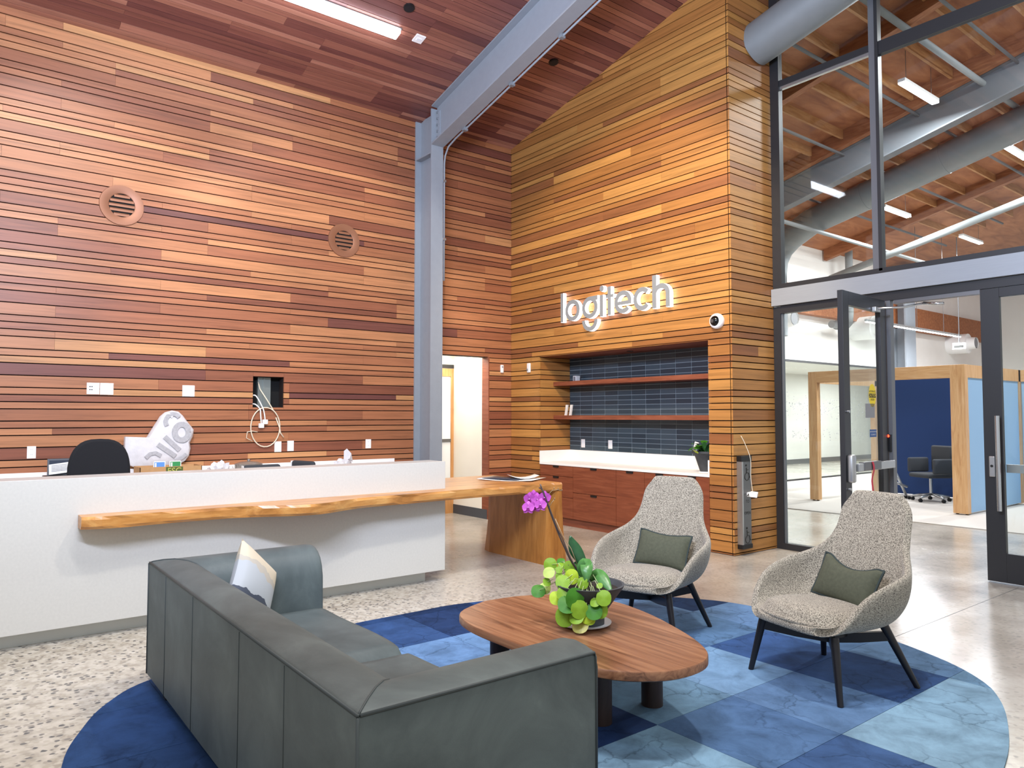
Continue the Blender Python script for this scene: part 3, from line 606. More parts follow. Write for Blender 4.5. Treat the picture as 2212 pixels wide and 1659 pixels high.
# ------------------------------------------------------------------ niche furniture
cb = thing('niche_cabinet', (2.1, .3, 0), 'row of reddish timber drawers and doors under the white niche counter', 'cabinet')
B(AX0+.005, AX1-.005, .04, AD-.01, .115, .828).build('body', 'cabinet', cb); B(AX0+.01, AX1-.01, .06, .1, 0, .115).build('toe_kick', 'shelf_wood', cb)
def front_(name, x0, x1, z0, z1, pull=True):
    o = MB().box(x0+.003, x1-.003, .008, .04, z0+.003, z1-.003).build(name, 'cabinet', cb)
    if pull:
        xm = (x0+x1)/2; MB().box(xm-.055, xm+.055, -.004, .009, z1-.026, z1-.004).build('pull', 'black_plastic', o, world=False); o.children[0].location = -cb.location
e = [AX0+.006, 1.357, 2.165, 2.645, 3.125, AX1-.006]
front_('drawer', e[0], e[1], .68, .828); front_('drawer', e[0], e[1], .395, .68); front_('drawer', e[0], e[1], .115, .395)
front_('drawer', e[1], e[2], .474, .828); front_('drawer', e[1], e[2], .115, .474)
for a, b in ((2, 3), (3, 4), (4, 5)): front_('door', e[a], e[b], .115, .828)
ct = thing('niche_counter', (2.1, .3, .83), 'white quartz counter with upstand inside the tiled niche', 'counter')
MB().bbox(AX0+.001, AX1-.001, .001, AD-.008, .83, .862, .002).build('worktop', 'quartz_white', ct); B(AX0+.001, AX1-.001, AD-.028, AD-.008, .862, 1.02).build('backsplash', 'quartz_white', ct)
B(AX0+.001, AX0+.021, .001, AD-.028, .862, 1.02).build('side_splash', 'quartz_white', ct); B(AX1-.021, AX1-.001, .001, AD-.028, .862, 1.02).build('side_splash', 'quartz_white', ct)
for z0, lab in ((1.957, 'upper floating timber shelf in the tiled niche'), (1.468, 'lower floating timber shelf in the tiled niche')):
    tag(MB().bbox(AX0+.002, AX1-.002, .268, AD-.008, z0, z0+.06, .003).build('floating_shelf', 'shelf_wood'), lab, 'shelf')
t = thing('shelf_box', (.92, .5, 2.017), 'small white device standing on the upper niche shelf', 'device'); MB().bbox(.885, .955, .45, .53, 2.0175, 2.105, .006).build('body', 'white_plastic', t); B(.9, .94, .449, .4505, 2.03, 2.09).build('screen', 'paper_ink', t)
for x, lab in ((.80, 'slim white booklet leaning on the niche side of the lower shelf'), (.895, 'slim white booklet beside another on the lower niche shelf')):
    t = thing('booklet', (x, .45, 1.528), lab, 'book', 'white booklets on the lower shelf')
    MB().add([(x, .36, 1.5285), (x+.035, .36, 1.5285), (x+.035, .385, 1.5285), (x, .385, 1.5285), (x+.03, .36, 1.68), (x+.065, .36, 1.68), (x+.065, .385, 1.68), (x+.03, .385, 1.68)], [(0, 1, 2, 3), (4, 5, 6, 7), (0, 1, 5, 4), (1, 2, 6, 5), (2, 3, 7, 6), (3, 0, 4, 7)]).build('pages', 'paper', t)
    MB().add([(x+.008, .359, 1.54), (x+.014, .359, 1.54), (x+.014+.02, .359, 1.64), (x+.008+.02, .359, 1.64)], [(0, 1, 2, 3)]).build('spine_text', 'paper_ink', t)
for x, lab in ((.95, 'white outlet on the slate tiles near the niche left side'), (1.5, 'white outlet on the slate tiles above the double drawers')):
    t = thing('tile_outlet', (x, AD, 1.12), lab, 'outlet', 'outlets on the niche tiles'); MB().bbox(x-.038, x+.038, AD-.014, AD-.006, 1.06, 1.18, .002).build('plate', 'white_plastic', t); B(x-.018, x+.018, AD-.016, AD-.013, 1.085, 1.155).build('socket', 'frost', t)
def leaf_mesh(name, m, L, W, curve=.25, n=8, cup=.1):
    V = []; Fc = []
    for i in range(n+1):
        t = i/n; w_ = W*math.sin(PI*min(1, t*.93+.07))**.8/2; z = -curve*L*t*t
        V += [(-w_, t*L, z+cup*w_), (0, t*L, z), (w_, t*L, z+cup*w_)]
    for i in range(n): Fc += [(i*3, i*3+1, i*3+4, i*3+3), (i*3+1, i*3+2, i*3+5, i*3+4)]
    me = bpy.data.meshes.new(name); me.from_pydata(V, [], Fc); me.materials.append(M[m])
    for p in me.polygons: p.use_smooth = True
    return me
def put(name, me, parent, loc, rot, sc=1):
    o = bpy.data.objects.new(name, me); C.objects.link(o); o.parent = parent; o.location = loc; o.rotation_euler = rot; o.scale = (sc,)*3; return o
# plant in the niche
pl = thing('niche_plant', (3.40, .23, .8625), 'leafy plant in a tapered dark pot at the right end of the niche counter', 'plant')
MB().lathe([(.06, .0), (.07, .002), (.135, .2), (.165, .22), (.165, .245), (.15, .245), (.14, .22)], (0, 0, .002), 24).build('pot', 'concrete_pot', pl, SM, world=False)
MB().lathe([(.001, .215), (.142, .22), (.001, .225)], (0, 0, 0), 20).build('soil', 'soil', pl, world=False); MB().lathe([(.001, 0), (.085, 0), (.09, .012), (.001, .01)], (0, 0, -.0), 24).build('dish', 'saucer', pl, world=False)
lm1 = leaf_mesh('foliage', 'orchid_leaf', .26, .06, .6); lm2 = leaf_mesh('foliage_round', 'leaf_d', .09, .08, .3); rn = random.Random(5)
for k in range(22): put('leaf', lm1, pl, (rn.uniform(-.05, .05), rn.uniform(-.05, .05), .22), (rn.uniform(.75, 1.35), 0, rn.uniform(0, 2*PI)), rn.uniform(.55, .78))
for k in range(14):
    a = rn.uniform(0, 2*PI); put('leaf', lm2, pl, (.13*math.cos(a), .13*math.sin(a), .23+rn.uniform(0, .1)), (rn.uniform(-.2, .7), 0, a-PI/2), rn.uniform(.8, 1.2))
put('yellow_leaf', leaf_mesh('yl', 'leaf_b', .07, .065), pl, (.0, -.16, .22), (.9, 0, 2.9)); put('label_stick', unit_cube('paper'), pl, (-.10, -.06, .3), (.2, .3, .4)).scale = (.05, .003, .11)
# accessible door push bar on the return wall
pb = thing('push_bar', (XR+.03, .16, .08), 'vertical aluminium door push bar with wheelchair symbols', 'switch')
PX = XR+.062
B(XR+.001, PX, .07, .225, .10, 1.06).build('plate', 'alu_dark', pb, bevel=.004); B(XR+.001, PX+.006, .052, .075, .12, 1.03).build('side_rail', 'alu', pb)
MB().bbox(XR+.001, PX+.01, .048, .232, 1.02, 1.085, .006).build('end_cap', 'black_plastic', pb); MB().bbox(XR+.001, PX+.01, .048, .232, .075, .125, .006).build('end_cap', 'black_plastic', pb)
def wheelchair(z, par):
    m_ = MB(); x = PX+.0015; y = .15
    ring = [(x, y-.0+.04*math.cos(a), z-.045+.04*math.sin(a)) for a in [math.radians(100+i*15) for i in range(19)]]
    m_.tube(ring, .0035, 5); m_.tube([(x, y-.012, z+.055), (x, y-.01, z), (x, y+.03, z-.005), (x, y+.045, z-.055), (x, y+.06, z-.05)], .004, 5); m_.cyl((x-.001, y-.014, z+.078), (x+.001, y-.014, z+.078), .012, n=12)
    m_.tube([(x, y-.01, z+.03), (x, y+.025, z+.03)], .0035, 5)
    o = m_.build('wheelchair_symbol', 'ink', par)
wheelchair(.90, pb); wheelchair(.22, pb)
text('TO', .045, 'ink', 'lettering', pb, face_mtx((PX+.001, .155, .585), (0, 1, 0), (0, 0, 1))); text('OPEN', .045, 'ink', 'lettering', pb, face_mtx((PX+.001, .152, .46), (0, 1, 0), (0, 0, 1)))
t = thing('loose_switch', (PX+.03, .2, .66), 'white switch box dangling from a thin wire beside the push bar', 'switch')
o = MB().bbox(-.055, .055, -.035, .06, -.022, .022, .004).build('body', 'white_plastic', t, world=False); o.rotation_euler = (.15, .1, .5)
MB().tube([(PX-.01+.02, .155, .67), (PX+.03, .13, .66), (PX+.02, .12, .65)], .006, 6).build('lead', 'ink', t, True)
MB().tube(crom([(XR+.003, .135, 1.30), (XR+.04, .15, 1.22), (PX+.02, .19, 1.05), (PX+.015, .20, .85), (PX+.03, .21, .68)], 5), .003, 5).build('wire', 'wire_white', t, True)
# ------------------------------------------------------------------ glazed entrance
YG0, YG1 = .80, .88
fr_ = MB(); ZT = sl(10)
def ZC(x): return sl(x)
win = B(3.94, 4.03, YG0, YG1, 0, 2.78).build('window_1', 'black_frame'); struct(win, 'black framed glass screen beside and above the entrance doors', 'window')
def wp(name, m, *a): return B(*a).build(name, m, win)
wp('jamb', 'black_frame', 3.94, 4.05, YG0, YG1, 3.0, 6.6); wp('jamb_strip', 'gray_frame', 4.03, 4.045, YG0+.02, YG1-.02, .06, 2.72)
wp('mullion', 'gray_frame', 5.095, 5.165, YG0+.02, YG1, 3.02, 6.9); wp('mullion_edge', 'black_frame', 5.165, 5.2, YG0, YG1, 3.02, 6.9)
wp('transom', 'black_frame', 4.05, 5.095, YG0+.015, YG1, 5.37, 5.44); wp('transom', 'black_frame', 5.2, 8.2, YG0+.015, YG1, 5.30, 5.44); wp('transom_strip', 'alu', 4.05, 5.095, YG0+.03, YG1-.01, 5.335, 5.37)
wp('sill', 'black_frame', 4.05, 8.2, YG0, YG1, 2.985, 3.045); wp('jamb', 'black_frame', 8.15, 8.25, YG0, YG1, 0, 7.5)
wp('header_beam', 'header_gray', 3.94, 8.3, YG0-.04, YG1+.02, 2.79, 2.985); wp('head_frame', 'black_frame', 4.03, 8.2, YG0, YG1, 2.70, 2.79)
wp('bottom_rail', 'black_frame', 4.03, 5.18, YG0, YG1, .0, .07); wp('door_post', 'gray_frame', 5.20, 5.265, YG0+.005, YG1, 0, 2.70)
for a in ((4.05, 5.095, 3.045, 5.335), (5.2, 8.15, 3.045, 5.30), (4.05, 5.095, 5.44, 6.75), (5.2, 8.15, 5.44, 6.85), (4.045, 5.2, .07, 2.70)):
    wp('pane', 'glass', a[0], a[1], YG0+.04, YG0+.046, a[2], a[3])
# left leaf, open square to the screen towards the lobby
d1 = thing('door_1', (5.29, YG0, 0), 'black framed glass entrance door standing open', 'door'); d1['kind'] = 'structure'
LX0, LX1, LY0, LY1 = 5.268, 5.318, -.22, .775; LT = 2.695
def dp(par, name, m, *a): return B(*a).build(name, m, par, bevel=.002)
dp(d1, 'stile', 'black_frame', LX0, LX1, LY0, LY0+.13, .01, LT); dp(d1, 'stile', 'black_frame', LX0, LX1, LY1-.13, LY1, .01, LT)
dp(d1, 'rail', 'black_frame', LX0, LX1, LY0+.13, LY1-.13, LT-.13, LT); dp(d1, 'rail', 'black_frame', LX0, LX1, LY0+.13, LY1-.13, .01, .27)
dp(d1, 'pane', 'glass', 5.288, 5.294, LY0+.13, LY1-.13, .27, LT-.13)
PBX = LX1+.055
pbp = MB().bbox(LX1+.03, LX1+.075, LY0+.12, LY1-.02, 1.0, 1.075, .006).build('panic_bar', 'alu', d1)
MB().bbox(LX1+.025, LX1+.08, LY0+.22, LY0+.62, 1.005, 1.085, .006).build('push_pad', 'alu_dark', pbp, world=False); pbp.children[0].location = -d1.location
MB().bbox(LX1, LX1+.06, LY0+.02, LY0+.10, .9, 1.16, .02, 3).build('latch_case', 'alu', d1, SM); MB().bbox(LX1, LX1+.03, LY1-.1, LY1-.06, 1.0, 1.07, .004).build('bracket', 'alu', d1)
MB().cyl((LX1, LY0+.06, 1.56), (LX1+.02, LY0+.06, 1.56), .014, n=12).build('screw_cap', 'alu', d1, SM); MB().cyl((LX1, LY0+.06, .84), (LX1+.02, LY0+.06, .84), .014, n=12).build('screw_cap', 'alu', d1, SM)
MB().bbox(LX1, LX1+.04, .44, .56, 2.55, 2.6, .006).build('closer_shoe', 'alu', d1)
MB().tube([(LX1+.03, .5, 2.585), (LX1+.22, .70, 2.60), (LX1+.36, .78, 2.63)], .011, 8).build('closer_arm', 'chrome', d1, True); MB().tube([(LX1+.36, .78, 2.63), (LX1+.55, .74, 2.60)], .016, 8).build('closer_arm', 'chrome', d1, True)
B(5.2945, 5.2955, .30, .52, 1.50, 1.64).build('notice', 'paper_ink', d1)
ovl = [(.47+.085*math.cos(a), 1.72+.115*math.sin(a)) for a in [2*PI*k/28 for k in range(28)]]
st1 = MB().prism(ovl, 5.2945, 5.2955, 0).build('caution_sticker', 'sticker_yellow', d1); st1['label'] = 'yellow oval sticker reading AUTOMATIC CAUTION DOOR'
def stk(s, y, z, size, m): return text(s, size, m, 'lettering', d1, face_mtx((5.2965, y, z), (0, 1, 0), (0, 0, 1)))
B(5.2953, 5.2962, .39, .55, 1.70, 1.74).build('sticker_band', 'ink', d1); stk('AUTOMATIC', .47, 1.76, .028, 'ink'); stk('CAUTION', .47, 1.72, .04, 'sticker_yellow'); stk('DOOR', .47, 1.68, .03, 'ink')
B(5.2945, 5.2955, .39, .55, 1.31, 1.385).build('info_sticker', 'sticker_blue', d1); stk('ACTIVATE SWITCH', .47, 1.362, .019, 'white_ink'); stk('TO OPERATE', .47, 1.333, .019, 'white_ink')
rt = thing('ribbon_tag', (PBX+.03, .18, 1.0), 'red ribbon tag hanging from the open door push bar', 'tag')
MB().grid(lambda u, v: (PBX+.028+.006*math.sin(v*9), .16+u*.035+.02*math.sin(v*6), 1.085-v*.30), 1, 10).build('ribbon', 'tag_red', rt); rt.children[0].modifiers.new('s', 'SOLIDIFY').thickness = .002
B(PBX+.03, PBX+.034, .13, .16, .785, .81).build('tip', 'alu', rt)
# the leaf has swung a little past square, so turn it and its ribbon about the hinge
rt.location = Vector((5.205, .785, 0))+Matrix.Rotation(math.radians(4.2), 3, 'Z') @ (rt.location-d1.location); rt.rotation_euler = d1.rotation_euler = (0, 0, math.radians(4.2)); d1.location = (5.205, .785, 0)
rd = thing('card_reader', (5.24, YG0, 1.26), 'black card reader with a red light on the door post', 'reader'); B(5.205, 5.255, YG0-.025, YG0+.005, 1.16, 1.33).build('body', 'black_plastic', rd); MB().cyl((5.23, YG0-.03, 1.315), (5.23, YG0-.024, 1.315), .014, n=12).build('indicator', 'red_led', rd)
# right leaf, closed
d2 = thing('door_2', (6.55, YG0+.03, 0), 'closed black framed glass entrance door with steel pull', 'door'); d2['kind'] = 'structure'
X0, X1, Y0, Y1 = 6.088, 7.08, YG0, YG0+.05
dp(d2, 'stile', 'black_frame', X0, X0+.155, Y0, Y1, .012, LT); dp(d2, 'stile', 'black_frame', X1-.14, X1, Y0, Y1, .012, LT); dp(d2, 'rail', 'black_frame', X0+.155, X1-.14, Y0, Y1, LT-.085, LT); dp(d2, 'rail', 'black_frame', X0+.155, X1-.14, Y0, Y1, .012, .275)
dp(d2, 'pane', 'glass', X0+.155, X1-.14, Y0+.022, Y0+.028, .275, LT-.085)
MB().cyl((X0+.135, Y0-.07, .66), (X0+.135, Y0-.07, 1.52), .019, n=16).build('pull_bar', 'chrome', d2, SM)
for z in (.80, 1.36): MB().cyl((X0+.10, Y0, z), (X0+.135, Y0-.07, z), .012, n=10).build('standoff', 'chrome', d2, SM)
MB().bbox(X0+.04, X0+.09, Y0-.018, Y0, .96, 1.15, .008).build('lock_plate', 'alu', d2); MB().cyl((X0+.065, Y0-.022, 1.06), (X0+.065, Y0-.017, 1.06), .012, n=14).build('keyhole', 'ink', d2)
B(X0+.15, X1-.05, Y1+.03, Y1+.07, 1.0, 1.075).build('panic_bar', 'alu', d2)
tr2 = thing('ribbon_tag', (X0+.32, Y1+.06, 1.0), 'red ribbon tag on the bar behind the closed door', 'tag'); MB().bbox(X0+.30, X0+.42, Y1+.025, Y1+.075, .98, 1.08, .005).build('ribbon', 'tag_red', tr2)
t3 = B(5.3, 6.088, YG0+.01, YG1, 2.66, 2.70).build('trim_2', 'alu_dark'); struct(t3, 'metal door track over the entrance opening', 'trim')
dg = thing('supply_duct', (5, .5, 5.8), 'grey round duct leaving the timber wall above the glass', 'duct')
dr = .245
MB().cyl((XR-.02, .545, 5.83-.02*CS), (8.6, .545, 5.83+(8.6-XR)*CS), dr, n=40).build('pipe', 'duct', dg, SM)
for x in (5.35, 6.6): MB().cyl((x, .545, 5.83+(x-XR)*CS), (x+.03, .545, 5.83+(x+.03-XR)*CS), dr+.004, n=40).build('seam', 'duct', dg, SM)
# ------------------------------------------------------------------ office beyond
def od(x): return sl(x)+.21
dk2 = MB().prism([(-1, od(-1)), (10.5, od(10.5)), (10.5, od(10.5)+.1), (-1, od(-1)+.1)], .86, 22, 1).build('ceiling_office', 'plywood'); struct(dk2, 'exposed plywood roof deck of the office', 'ceiling')
for k in range(-3, 12):
    x = 3.075+.578*k
    for y0, y1, gname in ((.9, 2.95, 'between glass screen and first girder'), (3.09, 5.25, 'between first girder and steel beam'), (5.75, 7.6, 'between steel beam and second girder'), (7.74, 10.4, 'between second and third girder'), (10.54, 13.2, 'beyond the third girder')):
        o = MB().box(x-.021, x+.021, y0, y1, sl(x)+.06, od(x)+.02).build('ceiling_joist', 'joist'); tag(o, 'exposed timber roof joist '+gname, 'joist', 'roof joists '+gname)
for y, lab in ((3.02, 'laminated timber girder nearest the glass screen'), (7.67, 'laminated timber girder beyond the steel beam'), (10.47, 'laminated timber girder deep in the office'), (5.32, 'timber nailer fixed along the steel beam')):
    o = slope_bar(-.7, 10.4, y-.065, y+.065, -.06, .209).build('timber_girder', 'glulam'); tag(o, lab, 'girder')
sbm = thing('office_beam', (3, 5.6, 6), 'grey steel roof beam crossing the office ceiling', 'beam')
for a in ((-.022, -.002, .1), (-.5, -.478, .1)): slope_bar(-.7, 10.4, 5.58-a[2], 5.58+a[2], a[0], a[1]).build('flange', 'steel_dark', sbm)
slope_bar(-.7, 10.4, 5.57, 5.59, -.48, -.02).build('web', 'steel_dark', sbm)
d5 = thing('office_duct', (3, 7, 5.5), 'long grey spiral duct bending down at the office wall', 'duct')
ax = lambda x: (x, 7.0, 5.62+.232*(x-1.65))
pth = [(.05, 7.0, 3.2), (.05, 7.0, 4.5), (.09, 7.0, 4.8), (.22, 7.0, 5.03), (.45, 7.0, 5.22), ax(.9)]+[ax(1.5+k) for k in range(9)]
MB().tube(pth, .265, 32).build('pipe', 'duct', d5, SM)
for x in (2.0, 3.4, 4.8): MB().tube([ax(x), ax(x+.04)], .27, 32).build('seam', 'duct', d5, SM)
for i, (x, y0, y1, lab) in enumerate(((4.09, 3.88, 5.02, 'short linear light under the deck between girder and steel beam'), (4.08, 7.75, 8.95, 'short linear light beyond the spiral duct'), (1.82, 8.15, 9.3, 'short linear light low under the spiral duct'), (6.4, 3.88, 5.02, 'short linear light high above the right entrance door'), (6.4, 7.75, 8.95, 'short linear light deep above the right entrance door'), (1.82, 12.0, 13.2, 'short linear light at the far end of the office'))):
    z = sl(x)-.30; t = thing('linear_lamp', (x, (y0+y1)/2, z), lab, 'light', 'linear lamps under the office deck')
    MB().bbox(x-.055, x+.055, y0, y1, z+.005, z+.06, .01).build('housing', 'white_plastic', t); MB().box(x-.05, x+.05, y0+.01, y1-.01, z-.012, z+.006).build('diffuser', 'led_office', t)
    for yy in (y0+.15, y1-.15): MB().cyl((x, yy, z+.06), (x, yy, od(x)), .004, n=6).build('hanger', 'alu_dark', t)
    l = light('lamp_light', 'AREA', (x, (y0+y1)/2, z-.03), (x, (y0+y1)/2, 0), 210, COOL, .1, y1-y0); l.rotation_euler = (0, 0, 0)
for x in (1.1, 2.35, 3.6, 5.0):
    t = slope_bar(x, x+.026, 1.0, 13, -.10, -.065).build('unistrut_rail', 'strut'); tag(t, 'thin grey strut rail hung below the office roof deck', 'rail', 'strut rails under the office deck')
t = thing('sprinkler_pipe', (4.5, 3, 5.8), 'pale sprinkler pipe crossing below the office deck', 'pipe'); MB().tube([(4.55, 1.2, sl(4.55)-.115), (4.55, 13, sl(4.55)-.115)], .045, 12).build('pipe', 'pipe', t, True)
t = thing('sprinkler_pipe', (2.2, 6, 5.2), 'pale sprinkler pipe rising beside the spiral duct', 'pipe'); MB().tube([(1.2, 1.6, sl(1.2)-.74), (1.2, 13, sl(1.2)-.74)], .04, 12).build('pipe', 'pipe', t, True)
t = thing('sprinkler_main', (3, 9.6, 5), 'thick pale sprinkler main sloping with the roof', 'pipe'); MB().tube([(0, 9.4, sl(0)-.9), (9, 9.4, sl(9)-.9)], .075, 14).build('pipe', 'pipe', t, True)
# office walls
ow = MB(); ow.box(-.9, -.75, .86, 8.0, 0, 6); ow.box(-.9, -.75, 8.0, 21, 2.85, 6.1)
owo = ow.build('wall_office_left', 'white_paint'); struct(owo, 'white office wall above the glass partition', 'wall')
oe = B(-5, 10, 21, 21.1, 0, 9).build('wall_office_end', 'white_paint'); struct(oe, 'white end wall of the office', 'wall')
om = B(-4.2, -4.1, 7, 21, 0, 3.2).build('wall_meeting_room', 'white_paint'); struct(om, 'white wall inside the glazed meeting room', 'wall')
omc = B(-4.2, -.9, 7, 21, 2.86, 2.95).build('ceiling_meeting_room', 'white_paint'); struct(omc, 'white meeting room ceiling', 'ceiling')
bso = B(-4.1, -4.09, 7, 21, 0, .15).build('baseboard_meeting_room', 'gray_frame'); struct(bso, 'grey baseboard inside the meeting room', 'baseboard')
gp = B(-.80, -.75, 8.0, 21, 2.80, 2.85).build('window_2', 'black_frame'); struct(gp, 'frameless glass partition of the white meeting room', 'window')
B(-.80, -.75, 8.0, 21, 0, .04).build('bottom_rail', 'black_frame', gp)
for k in range(9): B(-.778, -.772, 8.0+k*1.4, 9.394+k*1.4, .04, 2.80).build('pane', 'glass', gp)
mbf = MB(); rn2 = random.Random(3)
for k in range(420):
    yy = 8.2+rn2.random()*4.6; zz = (1.72 if k % 3 else 1.05)+rn2.gauss(0, .14 if k % 3 else .07); q = rn2.uniform(.012, .028)
    mbf.add([(-.7715, yy, zz), (-.7715, yy+q, zz), (-.7715, yy+q, zz+q), (-.7715, yy, zz+q)], [(0, 1, 2, 3)])
ff = mbf.build('frit_dots', 'paper_ink', gp); ff['kind'] = 'stuff'
light('meeting_panel', 'AREA', (-2.3, 10, 2.8), (-2.3, 10, 0), 150, COOL, 1.2, 4); light('meeting_panel_far', 'AREA', (-2.3, 16, 2.8), (-2.3, 16, 0), 150, COOL, 1.2, 4)
gl = MB().box(-.74, -.55, 8, 21, 3.95, 4.6).build('ledger_beam', 'glulam'); tag(gl, 'laminated timber ledger beam along the white office wall', 'beam')
gv = MB().prism([(3.2, 4.9), (9, 4.9), (9, 6.5), (3.2, 5.3)], 14.5, 15, 1).build('grey_bulkhead', 'gray_wall'); tag(gv, 'grey ribbed bulkhead high at the far end of the office', 'bulkhead')
oc = thing('office_column', (-.4, 14.0, 0), 'blue grey steel column against the white office wall', 'column'); B(-.62, -.58, 13.7, 14.3, 0, 5.6).build('flange', 'steel_paint', oc); B(-.58, -.26, 13.98, 14.02, 0, 5.6).build('web', 'steel_paint', oc); B(-.26, -.22, 13.7, 14.3, 0, 5.6).build('flange', 'steel_paint', oc)
pd = thing('pendant_light', (1, 11.5, 3.6), 'long thin glowing pendant light over the office pods', 'light'); MB().bbox(.97, 1.03, 9.0, 14.0, 3.575, 3.63, .006).build('housing', 'alu', pd); B(.975, 1.025, 9.02, 13.98, 3.56, 3.576).build('diffuser', 'led_office', pd)
for y in (9.9, 11.5, 13.0): MB().cyl((1, y, 3.63), (1, y, sl(1)+.212), .006, n=6).build('cord', 'alu_dark', pd)
l = light('pendant_glow', 'AREA', (1, 11.5, 3.54), (1, 11.5, 0), 300, COOL, .08, 5); l.rotation_euler = (0, 0, 0)
ex = thing('exit_sign', (1.2, 13.4, 3.3), 'white hanging exit sign beside the pendant light', 'sign'); MB().bbox(1.05, 1.35, 13.36, 13.42, 3.2, 3.36, .008).build('body', 'white_plastic', ex); B(1.09, 1.31, 13.355, 13.361, 3.24, 3.3).build('panel', 'ink', ex); MB().cyl((1.2, 13.39, 3.36), (1.2, 13.39, sl(1.2)+.2), .012, n=8).build('rod', 'alu_dark', ex)
for (x, y, z, lab) in ((-.2, 7.84, 3.65, 'white round duct outlet near the glass partition'), (-.2, 11.93, 3.78, 'white round duct outlet behind the open door glass'), (-.2, 17.83, 3.73, 'white round duct outlet beyond the exit sign')):
    t = thing('duct_outlet', (x, y, z), lab, 'duct', 'white round duct outlets')
    MB().cyl((x-.552, y, z), (x, y, z), .30, n=24).build('drum', 'white_plastic', t, SM); MB().cyl((x, y, z), (x+.22, y, z), .19, .17, n=24, cap=False).build('nozzle', 'white_plastic', t, SM); MB().cyl((x+.2, y, z), (x+.21, y, z), .13, n=24).build('throat', 'gray_wall', t, SM)
t = thing('riser_pipe', (-.3, 10.6, 3.6), 'grey fire riser pipe with elbow and valve', 'pipe'); MB().tube([(-.42, 10.2, 3.75), (-.42, 10.9, 3.75), (-.42, 11.05, 3.85), (-.42, 11.1, 4.1), (-.42, 11.1, 5.69)], .09, 14).build('pipe', 'pipe', t, SM)
MB().cyl((-.42, 10.45, 3.75), (-.42, 10.53, 3.75), .12, n=16).build('flange', 'pipe', t, SM); MB().tube([(-.42, 10.5, 3.85), (-.3, 10.3, 4.05)], .02, 8).build('valve_handle', 'steel_dark', t, True)
# pods
def pod(name, x0, x1, y0, y1, lab, wl=.16, wr=.21, back='navy_panel', ybk=None, side=None):
    p = thing(name, ((x0+x1)/2, y0, 0), lab, 'pod'); H = 2.31; T = .2
    B(x0, x0+wl, y0, y0+.12, .03, H).build('post', 'oak', p, bevel=.003); B(x1-wr, x1, y0, y0+.12, .03, H).build('post', 'oak', p, bevel=.003); B(x0+wl, x1-wr, y0, y0+.12, H-T, H).build('beam', 'oak_h', p, bevel=.003)
    B(x0, x0+.1, y0+.12, y1, H-T, H).build('beam', 'oak', p); B(x1-.1, x1, y0+.12, y1, H-T, H).build('beam', 'oak', p)
    if back: B(x0+.25, x1-.12, y1-.06, y1, .03, H-.01).build('back_panel', back, p)
    if side: B(x1-.07, x1-.015, y0+.12, y1, .04, H-T).build('side_panel', side, p)
    B(x0, x0+.1, y1-.12, y1, .03, H).build('post', 'oak', p); B(x1-.1, x1, y1-.12, y1, .03, H).build('post', 'oak', p)
    for a in (x0+.04, x0+wl-.04, x1-wr+.04, x1-.04): MB().cyl((a, y0+.06, .0125), (a, y0+.06, .032), .02, n=10).build('foot', 'black_rubber', p)
    return p
pod('work_pod', 1.65, 4.21, 5.5, 7.9, 'oak framed work pod with navy back and pale blue side', side='sky_panel')
pod('work_pod', 4.6, 7.2, 9.2, 11.6, 'second oak framed work pod with pale blue panels behind the closed door', back='sky_panel', side='sky_panel')
# right hand run of the first pod seen through the closed door
pr = thing('pod_screen', (4.4, 7.95, 0), 'oak topped pale blue screen continuing behind the work pod', 'screen'); B(4.215, 5.2, 7.85, 7.95, 2.11, 2.31).build('beam', 'oak_h', pr); B(4.215, 4.9, 7.88, 7.93, .04, 2.11).build('panel', 'sky_panel', pr); B(4.9, 5.2, 7.85, 7.97, .013, 2.11).build('post', 'oak', pr)
# task chair in the pod
tc_ = thing('task_chair', (3.05, 7.05, .012), 'charcoal task chair with grey star base inside the navy pod', 'chair', rz=-.5)
def L_(mb, n, m, p, sm=False): return mb.build(n, m, p, sm, world=False)
L_(MB().bbox(-.25, .25, -.25, .25, .42, .5, .035, 3), 'seat', 'charcoal_fabric', tc_, SM); L_(MB().bbox(-.24, .24, .2, .28, .52, .98, .035, 3), 'backrest', 'charcoal_fabric', tc_, SM)
for s in (-1, 1): L_(MB().bbox(s*.31-.035, s*.31+.035, -.2, .2, .5, .76, .03, 3), 'armrest', 'charcoal_fabric', tc_, SM)
L_(MB().cyl((0, 0, .12), (0, 0, .42), .025, n=12), 'post', 'alu', tc_, SM)
for k in range(5):
    a = 2*PI*k/5; q = (.3*math.cos(a), .3*math.sin(a)); L_(MB().tube([(0, 0, .13), (q[0]*.6, q[1]*.6, .1), (q[0], q[1], .075)], .022, 8), 'base_arm', 'alu', tc_, True); L_(MB().cyl((q[0]-.02, q[1], .03), (q[0]+.02, q[1], .03), .03, n=14), 'caster', 'black_rubber', tc_, SM)
tch = thing('task_chair', (2.55, 7.0, .012), 'folded grey task chair frame lying against the navy pod seat', 'chair', rz=.9)
